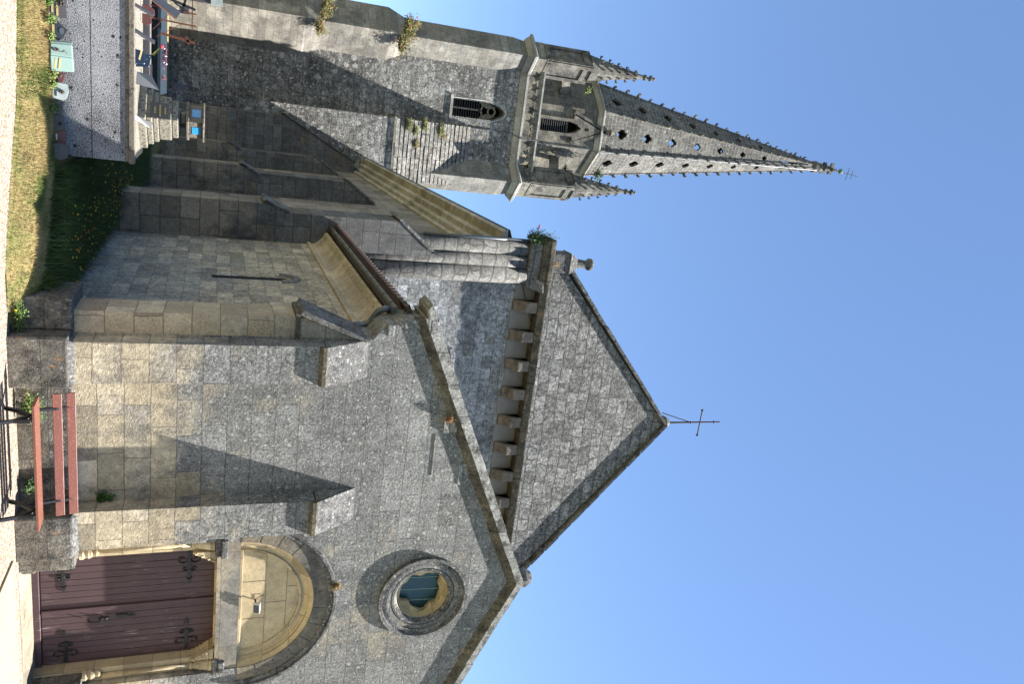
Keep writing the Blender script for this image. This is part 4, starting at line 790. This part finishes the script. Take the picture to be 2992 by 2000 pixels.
clump('wall_plant', (-2.5, 48.0, 24.8), (.30, .3, .55), 22, [M['ygrn'], M['grn']], .11, 'yellow-green plant on the belfry wall beside the left pinnacle', 'wall plant', PG)
clump('wall_plant', (2.6, 48.3, 24.1), (.5, .3, .5), 24, [M['dkgrn'], M['grn']], .10, 'dark plant on the small flying arch beside the right pinnacle', 'wall plant', PG)
clump('wall_plant', (3.22, 21.5, 11.30), (.42, .25, 1.1), 90, [M['dkgrn'], M['dkgrn'], M['grn']], .06, 'leafy red-flowering plant on top of the half-column cluster', 'wall plant', PG, up=1.6, flowers=.06, fm=M['pink'])
clump('wall_plant', (3.95, 21.4, 12.25), (.25, .2, .25), 22, [M['dry'], straw], .03, 'wispy pale grass on the capital slab below the corner pinnacle', 'wall plant', PG, up=2)
clump('wall_plant', (8.35, 12.27, 4.86), (.10, .06, .22), 60, [M['dry'], M['dry'], M['ygrn']], .03, 'reddish dry plant hanging from the crown of the door hood', 'wall plant', PG, drop=1.3)
clump('wall_plant', (5.17, 12.33, 6.66), (.10, .05, .26), 60, [M['dry']], .03, 'rust-coloured dry tuft hanging below the left gable coping', 'wall plant', PG, drop=1.3)
clump('wall_plant', (6.42, 12.33, 1.02), (.10, .06, .34), 70, [M['grn'], M['dkgrn']], .035, 'green creeper in the corner between buttress and wall above the bench', 'wall plant', PG)
clump('wall_plant', (4.85, 12.15, .12), (.30, .10, .38), 120, [M['grn'], M['ygrn']], .04, 'bright green weeds under the left end of the bench', 'weeds', 'weeds along the wall foot')
clump('wall_plant', (6.1, 12.15, .10), (.16, .08, .28), 40, [M['grn'], M['dkgrn']], .035, 'shaded weeds behind the right end of the bench', 'weeds', 'weeds along the wall foot')
clump('wall_plant', (3.45, 12.12, .08), (.32, .14, .2), 90, [M['grn'], M['ygrn']], .022, 'grassy weeds with tiny yellow flowers at the corner plinth', 'weeds', 'weeds along the wall foot', flowers=.02, fm=M['yellow'])

# ================================================================== bench
bench = thing('bench', 'park bench with reddish-brown wooden slats on black iron legs against the church wall', 'bench', (5.4, 11.6, 0))
x0, x1 = 4.42, 6.30
for y, z, hy, hz, tl, nm in ((11.20, .43, .055, .018, 0, 'seat_slat'), (11.33, .425, .055, .018, 0, 'seat_slat'), (11.46, .42, .055, .018, 0, 'seat_slat')):
    MB().obox(((x0+x1)/2, y, z), Vector((1,0,0)), Vector((0,1,0)), Vector((0,0,1)), (x1-x0)/2, hy, hz).out(nm, M['wood'], bench, bevel=.006)
tl = Vector((0, .22, 1)).normalized(); nn = Vector((0, 1, -.22)).normalized()
for y, z in ((11.60, .635), (11.64, .80)):
    MB().obox(((x0+x1)/2, y, z), Vector((1,0,0)), nn, tl, (x1-x0)/2, .016, .058).out('back_slat', M['wood'], bench, bevel=.006)
for x in (x0+.22, x1-.24):
    fr = MB(); fr.beam((x, 11.10, .0), (x, 11.16, .20), .05, .045, (1,0,0)); fr.beam((x, 11.16, .20), (x, 11.14, .40), .05, .045, (1,0,0)); fr.beam((x, 11.64, .0), (x, 11.50, .22), .05, .045, (1,0,0)); fr.beam((x, 11.50, .20), (x, 11.30, .40), .05, .04, (1,0,0)); fr.beam((x, 11.14, .395), (x, 11.55, .385), .05, .04, (1,0,0)); fr.beam((x, 11.54, .385), (x, 11.67, .86), .05, .04, (1,0,0)); fr.beam((x, 11.18, .20), (x, 11.36, .40), .05, .04, (1,0,0))
    fr.out('leg_frame', M['iron'], bench, bevel=.004)
    for y, z in ((11.575, .635), (11.615, .80)):
        MB().tube([(x, y, z), (x, y-.012, z)], .009, 8).out('bolt', M['lead'], bench)
# flood lamp on the tympanum
LZ = [o for o in ()]
lamp = thing('flood_lamp', 'small square white floodlight fixed on the tympanum above the door', 'lamp', (8.70, 12.6, 3.47))
MB().hex([(8.61,12.340,3.40),(8.80,12.340,3.40),(8.78,12.420,3.42),(8.63,12.420,3.42),(8.61,12.300,3.52),(8.80,12.300,3.52),(8.78,12.400,3.54),(8.63,12.400,3.54)]).out('housing', M['white'], lamp, bevel=.006)
MB().hex([(8.63,12.328,3.415),(8.78,12.328,3.415),(8.78,12.332,3.415),(8.63,12.332,3.415),(8.63,12.292,3.50),(8.78,12.292,3.50),(8.78,12.296,3.50),(8.63,12.296,3.50)]).out('lens', M['grey'], lamp)
b = MB(); b.box(8.66, 8.68, 12.400, 12.560, 3.44, 3.47); b.tube([(8.66,12.54,3.46),(8.60,12.53,3.52),(8.585,12.54,3.60)], .006, 4, False); b.out('bracket', M['iron'], lamp)

# ================================================================== graves
before = set(bpy.data.objects)
vault = thing('grave_vault', 'low grave vault with speckled roughcast front wall and concrete coping', 'grave', (.2, 16.6, 0))
vw = MB().box(-3.4, 1.60, 16.0, 18.2, -.05, 1.10).out('vault_wall', M['roughcast'], vault)
MB().box(-3.4, 1.605, 15.994, 18.2, 1.10, 1.155).out('bed_joint', M['curb'], vault)
cpz = MB(); x = -3.4
while x < 1.6: cpz.box(x+.003, min(x+1.6, 1.64), 15.97, 16.20, 1.155, 1.25); x += 1.6
cpz.out('coping', M['curb'], vault, bevel=.012)
MB().box(-3.4, 1.60, 16.20, 18.2, 1.15, 1.22).out('vault_top', M['tomb'], vault)
GP = 'memorial plaques leaning at the foot of the grave vault'
def slab(pts, c, lean, mat, label, extra=None, th=.03, group=GP, rz=0, name='memorial_plaque'):
    """pts: outline in metres (x, up) about the base centre c; leans back by lean"""
    t = thing(name, label, 'plaque', c, group); t.rotation_euler = (-lean, 0, rz); t['origin'] = [0, 0, 0]
    MB().plate([pts], fy, 0, th).out('slab', mat, t, bevel=.004)
    for e in extra or []: e(t)
    return t
def strip(x0, x1, z0, z1, m='brass', nm='inscription_strip', dz=0): return lambda t: MB().hex([(x0,-.008,z0),(x1,-.008,z0+dz),(x1,-.002,z0+dz),(x0,-.002,z0),(x0,-.008,z1),(x1,-.008,z1+dz),(x1,-.002,z1+dz),(x0,-.002,z1)]).out(nm, M[m], t)
def relief(x, z, r, n=14, m='bronze'):
    def f(t):
        mb = MB()
        for i in range(n): a = random.uniform(0, 2*pi); q = random.uniform(0, r); mb.lathe((x+q*cos(a), -.012, z+q*sin(a)*.8), [(.004, -.02), (random.uniform(.012, .026), 0), (.004, .02)], 6)
        mb.beam((x-r*.2,-.008,z-r*1.2), (x+r*.2,-.008,z+r*.9), .008, .01); mb.out('flower_relief', M[m], t)
    return f
slab([(-.17,0),(.14,-.01),(.17,.05),(.165,.26),(0,.245),(-.16,.265),(-.19,.2)], (-.83, 15.62, .02), .12, M['grey'], 'greyish pink granite plaque with wavy top edge and two brass strips', [strip(-.12,.10,.03,.06), strip(-.06,.14,.10,.13), relief(-.06,.17,.06)])
slab([(-.13,0),(.14,0),(.17,.11),(.10,.19),(-.02,.25),(-.14,.10)], (-.47, 15.70, .02), .15, M['darkgr'], 'dark blue-black angular granite plaque with small oval portrait medallion', [strip(-.08,.08,.02,.055), lambda t: MB().plate([[( .01+.055*cos(a), .16+.035*sin(a)) for a in [2*pi*i/16 for i in range(16)]]], fy, -.012, -.001).out('medallion', M['lead'], t)])
bk = thing('open_book_plaque', 'large pale green open-book shaped memorial plaque with bronze flower and two brass strips', 'plaque', (-.05, 15.6, 0), GP)
b = MB(); b.hex([(-.25,15.62,.02),(-.06,15.58,.02),(-.06,15.66,.02),(-.22,15.70,.02),(-.27,15.70,.33),(-.06,15.68,.34),(-.06,15.74,.34),(-.24,15.76,.33)]); b.hex([(-.06,15.58,.02),(.19,15.60,.02),(.19,15.68,.02),(-.06,15.66,.02),(-.06,15.68,.34),(.17,15.70,.35),(.17,15.76,.35),(-.06,15.74,.34)]); b.out('book', M['mint'], bk, bevel=.015)
b = MB()
for i in range(5): b.hex([(-.275-.004*i,15.63+.012*i,.02),(-.25,15.62+.012*i,.02),(-.25,15.626+.012*i,.02),(-.275-.004*i,15.636+.012*i,.02),(-.295-.004*i,15.71+.012*i,.33),(-.27,15.70+.012*i,.33),(-.27,15.706+.012*i,.33),(-.295-.004*i,15.716+.012*i,.33)])
b.out('page_edge', M['mint'], bk)
b = MB()
for k in range(2): b.obox((.06, 15.612+.012*k, .09+.06*k), Vector((1,.05,-.12)).normalized(), Vector((0,1,-.3)).normalized(), Vector((.12,.3,1)).normalized(), .085, .004, .013)
b.out('inscription_strip', M['brass'], bk)
b = MB()
for i in range(16): t_ = random.random(); b.lathe((-.17+.04*t_+random.uniform(-.02,.02), 15.60+.085*t_, .05+.22*t_), [(.004,-.015),(random.uniform(.01,.022),0),(.004,.015)], 6)
b.out('flower_relief', M['bronze'], bk)
slab([(-.08,0),(.09,0),(.10,.14),(.05,.17),(-.06,.19)], (.27, 15.74, .02), .1, M['red'], 'brownish red granite plaque tucked beside the open book', [relief(0,.12,.03,6)])
slab([(-.14,0),(.13,0),(.15,.15),(.12,.20),(.0,.24),(-.12,.22)], (.50, 15.66, .03), .14, M['marble'], 'pale grey-green marble plaque with bronze leaf spray', [strip(-.07,.09,.04,.06,'bronze'), relief(0,.14,.04)])
slab([(-.10,0),(.10,0),(.09,.13),(-.10,.14)], (.80, 15.74, .02), .1, M['darkgr'], 'small plain dark granite plaque at the start of the shadow')
slab([(-.12,0),(.12,0),(.12,.15),(-.12,.15)], (1.03, 15.70, .03), .12, M['grey'], 'small square grey plaque half in shade', [relief(.02,.09,.03,6)])
slab([(-.13,0),(.13,0),(.13,.17),(-.13,.17)], (1.28, 15.72, .03), .12, M['red'], 'brown plaque in full shade between grey plaques', [strip(-.06,.04,.02,.04,'white')])
slab([(-.13,0),(.12,0),(.15,.10),(.11,.2),(-.05,.22),(-.14,.15)], (1.50, 15.60, .03), .14, M['grey'], 'rounded grey plaque at the shaded end of the row', [lambda t: MB().plate([[(-.03+.06*cos(a), .12+.03*sin(a)) for a in [2*pi*i/14 for i in range(14)]]], fy, -.01, -.001).out('medallion', M['darkgr'], t)])
for i, (x, lab) in enumerate(((-.62, 'green weeds between the wavy and the dark plaque'), (-.36, 'leafy weed in front of the dark angular plaque'), (.24, 'yellow-leaved weed beside the open book plaque'), (.40, 'broad-leaved weed before the marble plaque'), (.78, 'short green weed before the small dark plaque'))):
    clump('weed', (x, 15.55, .03), (.08, .06, .12), 26, [M['grn'], M['ygrn']], .04, lab, 'weeds', 'weeds among the plaques')
for i, x in enumerate((-1.05, -.8)): clump('weed', (x-.1, 15.5, .02), (.10, .06, .11), 26, [M['grn']], .04, ('weed tuft at the top photo edge by the vault', 'weed tuft under the wavy plaque')[i], 'weeds', 'weeds among the plaques')
# things on top of the vault
GT = 'memorials standing on the grave vault'
def lean_slab(name, p, w, h, th, rz, lean, mat, label, parts=()):
    t = thing(name, label, 'plaque', p, GT); t.rotation_euler = (-lean, 0, rz); t['origin'] = [0,0,0]
    MB().box(-w/2, w/2, 0, th, 0, h).out('slab', mat, t, bevel=.004)
    for e in parts: e(t)
    return t
leg = lambda x: (lambda t: MB().tube([(x,.03,.22),(x,.14,.0)], .008, 5).out('prop', M['white'], t))
lean_slab('memorial_plaque', (-1.10, 16.1, 1.25), .10, .33, .03, -1.15, .45, M['grey'], 'tilted narrow grey tablet on white props at the top photo edge', [leg(-.03), leg(.03)])
lean_slab('memorial_plaque', (-.68, 16.1, 1.25), .12, .36, .03, -1.15, .5, M['grey'], 'second tilted grey tablet on white props, nearer the navy plaque', [leg(-.03), leg(.03)])
t = thing('memorial_plaque', 'glossy navy blue two-part memorial plaque with brass strip on the vault', 'plaque', (-.20, 16.2, 1.25), GT)
MB().hex([(-.36,16.15,1.25),(-.10,16.12,1.25),(-.10,16.16,1.25),(-.36,16.19,1.25),(-.33,16.20,1.40),(-.12,16.18,1.40),(-.12,16.22,1.40),(-.33,16.24,1.40)]).out('slab', M['navy'], t, bevel=.01)
MB().hex([(-.28,16.26,1.25),(-.06,16.24,1.25),(-.06,16.28,1.25),(-.28,16.30,1.25),(-.30,16.32,1.50),(-.08,16.30,1.46),(-.08,16.34,1.46),(-.30,16.36,1.50)]).out('slab', M['navy'], t, bevel=.01)
MB().obox((-.26, 16.165, 1.33), Vector((1,-.1,-.25)).normalized(), Vector((0,1,-.3)).normalized(), Vector((.25,.3,1)).normalized(), .09, .004, .015).out('inscription_strip', M['brass'], t)
t = thing('open_book_plaque', 'tilted dark grey open-book plaque with bronze spray on the vault', 'plaque', (.25, 16.3, 1.25), GT)
MB().hex([(.02,16.2,1.27),(.24,16.25,1.25),(.24,16.28,1.25),(.02,16.23,1.27),(.06,16.40,1.50),(.30,16.45,1.62),(.30,16.48,1.62),(.06,16.43,1.50)]).out('page', M['darkgr'], t, bevel=.004)
MB().hex([(.25,16.25,1.25),(.42,16.18,1.23),(.42,16.21,1.23),(.25,16.28,1.25),(.31,16.45,1.60),(.48,16.38,1.60),(.48,16.41,1.60),(.31,16.48,1.60)]).out('page', M['grey'], t, bevel=.004)
relief(.19, 1.45, .05, 10)(t); t.children[-1].location = (0, 16.33, 0)
t = thing('memorial_plaque', 'narrow purple-grey tablet leaning against the stepped monument', 'plaque', (.86, 16.3, 1.25), GT)
MB().hex([(.76,16.2,1.24),(.84,16.2,1.22),(.84,16.24,1.22),(.76,16.24,1.24),(.92,16.42,1.52),(1.0,16.42,1.47),(1.0,16.45,1.47),(.92,16.45,1.52)]).out('slab', M['darkgr'], t, bevel=.004)
# stepped monument with lantern
mon = thing('stepped_monument', 'stepped granite grave monument carrying a stone lantern with blue panes', 'grave', (.85, 17.3, 1.22))
def rbox(mb, cx, cy, hx, hy, z0, z1, rot, mi=0):
    c, s = cos(rot), sin(rot); P_ = [(-hx,-hy),(hx,-hy),(hx,hy),(-hx,hy)]; mb.hex([(cx+c*a-s*b, cy+s*a+c*b, z) for z in (z0, z1) for a, b in P_], mi)
MX, MY, RO = .84, 17.55, radians(-45)
tiers = [(.44, 1.20, 1.36), (.38, 1.36, 1.47), (.34, 1.47, 1.57), (.30, 1.57, 1.80), (.26, 1.80, 1.92)]
mb = MB()
for h_, a, b in tiers: rbox(mb, MX, MY, h_, h_, a, b, RO)
mb.out('stepped_base', M['tomb'], mon, bevel=.02)
MB().lathe((MX, MY, 1.92), [(.22,0),(.22,.03),(.15,.05),(.15,.12),(.20,.14),(.2,.15)], 20).out('column_neck', M['darkgr'], mon, smooth=False)
mb = MB(); rbox(mb, MX, MY, .27, .27, 2.06, 2.12, RO); rbox(mb, MX, MY, .23, .23, 2.12, 2.36, RO); rbox(mb, MX, MY, .28, .28, 2.36, 2.40, RO); lan = mb.out('lantern', M['curb'], mon, bevel=.015)
for s_, k in ((-1, 0), (1, 1)):
    mb = MB(); c, s = cos(RO), sin(RO)
    fr0 = Vector((c, s, 0)); fr1 = Vector((-s, c, 0))
    if k == 0: mb.obox(Vector((MX, MY, 2.25))-fr1*.232, fr0, fr1, Vector((0,0,1)), .10, .008, .08)
    else: mb.obox(Vector((MX, MY, 2.25))+fr0*.232, fr1, fr0, Vector((0,0,1)), .10, .008, .08)
    mb.out('pane', M['bluepane'], lan)
mb = MB(); fr0 = Vector((cos(RO), sin(RO), 0)); fr1 = Vector((-sin(RO), cos(RO), 0)); cpl = Vector((MX, MY, 1.62))-fr0*.46-fr1*.0; cpl = Vector((.68, 17.02, 1.60)); nrm_ = Vector((-.12,-1,0)).normalized(); tx_ = Vector((1,-.12,0)).normalized()
mb.obox(cpl, tx_, nrm_, Vector((0,0,1)), .145, .02, .165); pq = mb.out('inscription_plate', M['darkgr'], mon)
mb = MB()
for z_, ws in ((1.70, (.03,.022,.03,.026)), (1.61, (.028,.024,.024,.008,.03,.026,.024,.028)), (1.52, (.026,.03,.024,.028))):
    x_ = -sum(ws)/2*1.1-.0
    for w_ in ws: mb.obox(cpl+tx_*(x_+w_/2)+nrm_*.022+Vector((0,0,z_-1.60)), tx_, nrm_, Vector((0,0,1)), w_*.36, .002, .014); x_ += w_*1.15
mb.out('gilt_lettering', M['gold'], pq)
# blue granite tomb behind
bt = thing('blue_tomb', 'long blue-grey granite tomb slab behind the vault', 'grave', (-.8, 20, 0))
MB().box(-3.5, .35, 19.6, 21.8, 0, 1.40).out('tomb_body', M['slate'], bt, bevel=.01); MB().box(-3.6, .45, 19.5, 21.9, 1.40, 1.48).out('tomb_lid', M['slate'], bt, bevel=.01)
gt_ = thing('stone_tomb', 'rough pale stone tomb slab between the vault and the blue tomb', 'grave', (-.9, 18.9, 0))
MB().box(-3.3, -.1, 18.4, 19.3, 0, 1.30).out('tomb_body', M['tomb'], gt_, bevel=.02); MB().box(-3.3, .2, 18.3, 18.45, 1.18, 1.34).out('kerb', M['grey'], gt_, bevel=.01)
MB().box(-.15, .28, 18.6, 18.66, 1.1, 1.36).out('plank', M['grey'], gt_)
# rusty iron stand with tilted tablets
rk = thing('iron_wreath_stand', 'rusty iron wreath stand with two uprights and a crossbar behind the vault', 'stand', (-1.2, 19, 1.3))
mb = MB()
for x in (-1.32, -1.08): mb.beam((x, 19.0, 1.30), (x+.04, 19.0, 2.18), .03, .03, (0,1,0))
mb.beam((-1.75, 19.0, 2.10), (-.93, 19.0, 2.10), .02, .02, (0,1,0)); mb.beam((-.85, 18.95, 1.35), (-1.32, 19, 1.75), .012, .012, (0,1,0)); mb.beam((-.72, 18.95, 1.42), (-1.05, 19, 1.9), .012, .012, (0,1,0)); mb.out('frame', M['rust'], rk)
t = thing('memorial_plaque', 'dark tablet with rusty edge tilted against the iron stand', 'plaque', (-1.2, 18.8, 1.3), GT)
MB().hex([(-1.50,18.7,1.42),(-1.40,18.7,1.36),(-1.40,18.74,1.36),(-1.50,18.74,1.42),(-1.28,18.9,1.88),(-1.12,18.9,1.80),(-1.12,18.94,1.80),(-1.28,18.94,1.88)]).out('slab', M['darkgr'], t)
MB().hex([(-1.40,18.69,1.35),(-1.385,18.69,1.34),(-1.385,18.74,1.34),(-1.40,18.74,1.35),(-1.13,18.89,1.80),(-1.11,18.89,1.78),(-1.11,18.94,1.78),(-1.13,18.94,1.80)]).out('rusty_edge', M['rust'], t)
t = thing('memorial_cross', 'dark corroded metal cross with small figure by the iron stand', 'cross', (-1.5, 19, 1.6), GT)
mb = MB(); mb.beam((-1.52,18.95,1.58), (-1.36,18.95,2.16), .05, .06, (0,1,0)); mb.beam((-1.58,18.95,1.98), (-1.26,18.95,1.90), .05, .06, (0,1,0)); mb.beam((-1.44,18.92,1.75), (-1.30,18.92,2.0), .03, .04, (0,1,0)); mb.out('cross_body', M['iron'], t)
t = thing('memorial_plaque', 'dark red heart-shaped granite plaque at the foot of the iron stand', 'plaque', (-1.0, 18.2, 1.22), GT)
MB().plate([[(-1.22,1.25),(-.88,1.25),(-.84,1.33),(-.9,1.42),(-1.0,1.40),(-1.05,1.47),(-1.15,1.46),(-1.22,1.36)]], fy, 17.6, 17.64).out('slab', M['red'], t, bevel=.006)
t = thing('memorial_cross', 'thin rust-eaten iron cross lying low beside the stand', 'cross', (-.8, 19.4, 1.5), GT)
mb = MB(); mb.beam((-.82,19.4,1.49), (-.72,19.4,2.15), .05, .03, (0,1,0)); mb.beam((-.83,19.4,1.98), (-.68,19.4,2.03), .05, .03, (0,1,0)); mb.out('cross_body', M['rust'], t)
t = thing('artificial_flower', 'artificial stem with one coral red flower against the blue tomb', 'flower', (-.55, 19.4, 1.3))
mb = MB(); mb.tube([(-.36,19.3,1.32),(-.52,19.3,1.46)], .008, 5)
for i in range(12): a = i/12; mb.add([(-.36-.16*a,19.29,1.32+.13*a),(-.36-.16*a+.03,19.28,1.33+.13*a+.03),(-.36-.16*a+.01,19.28,1.36+.13*a)], [(0,1,2)])
mb.out('stem', M['ygrn'], t); MB().lathe((-.55,19.3,1.47), [(.01,0),(.045,.03),(.04,.06),(.01,.07)], 8).out('bloom', M['coral'], t)
clump('flower_spray', (-.35, 19.7, 1.52), (.36, .05, .1), 40, [M['purple'], M['darkgr']], .035, 'faded purple artificial flower spray lying on the blue tomb', 'flowers')
clump('flower_spray', (0.1, 19.7, 1.50), (.10, .05, .08), 14, [M['purple'], M['dry']], .03, 'small dry flower tuft near the end of the blue tomb', 'flowers')
t = thing('memorial_plaque', 'pale rectangular white plaque standing high by the top photo edge', 'plaque', (-1.9, 21, 1.4), GT)
MB().box(-2.2, -1.66, 20.5, 20.6, 1.48, 2.62).out('slab', M['grey'], t); MB().box(-2.2, -1.64, 20.44, 20.5, 2.45, 2.70).out('top_block', M['marble'], t)
t = thing('memorial_plaque', 'small framed grey tablet on the wall base behind the iron stand', 'plaque', (-1.5, 20.4, 1.5), GT)
MB().box(-1.50, -1.34, 20.3, 20.34, 1.80, 2.0).out('slab', M['grey'], t)

# the graveyard stands on the raised lawn, .3 m above the church footing
KG = .883
for o in [o for o in bpy.data.objects if o not in before and o.parent is None and o.type in ('EMPTY', 'MESH')]:
    o.location = Vector(o.location)*KG+Vector((0, 0, .30)); o.scale = (KG, KG, KG)
    if o.type == 'EMPTY' and 'origin' in o: pass
for o in bpy.data.objects:
    for k_ in ('origin', 'ck'):
        if k_ in o: del o[k_]
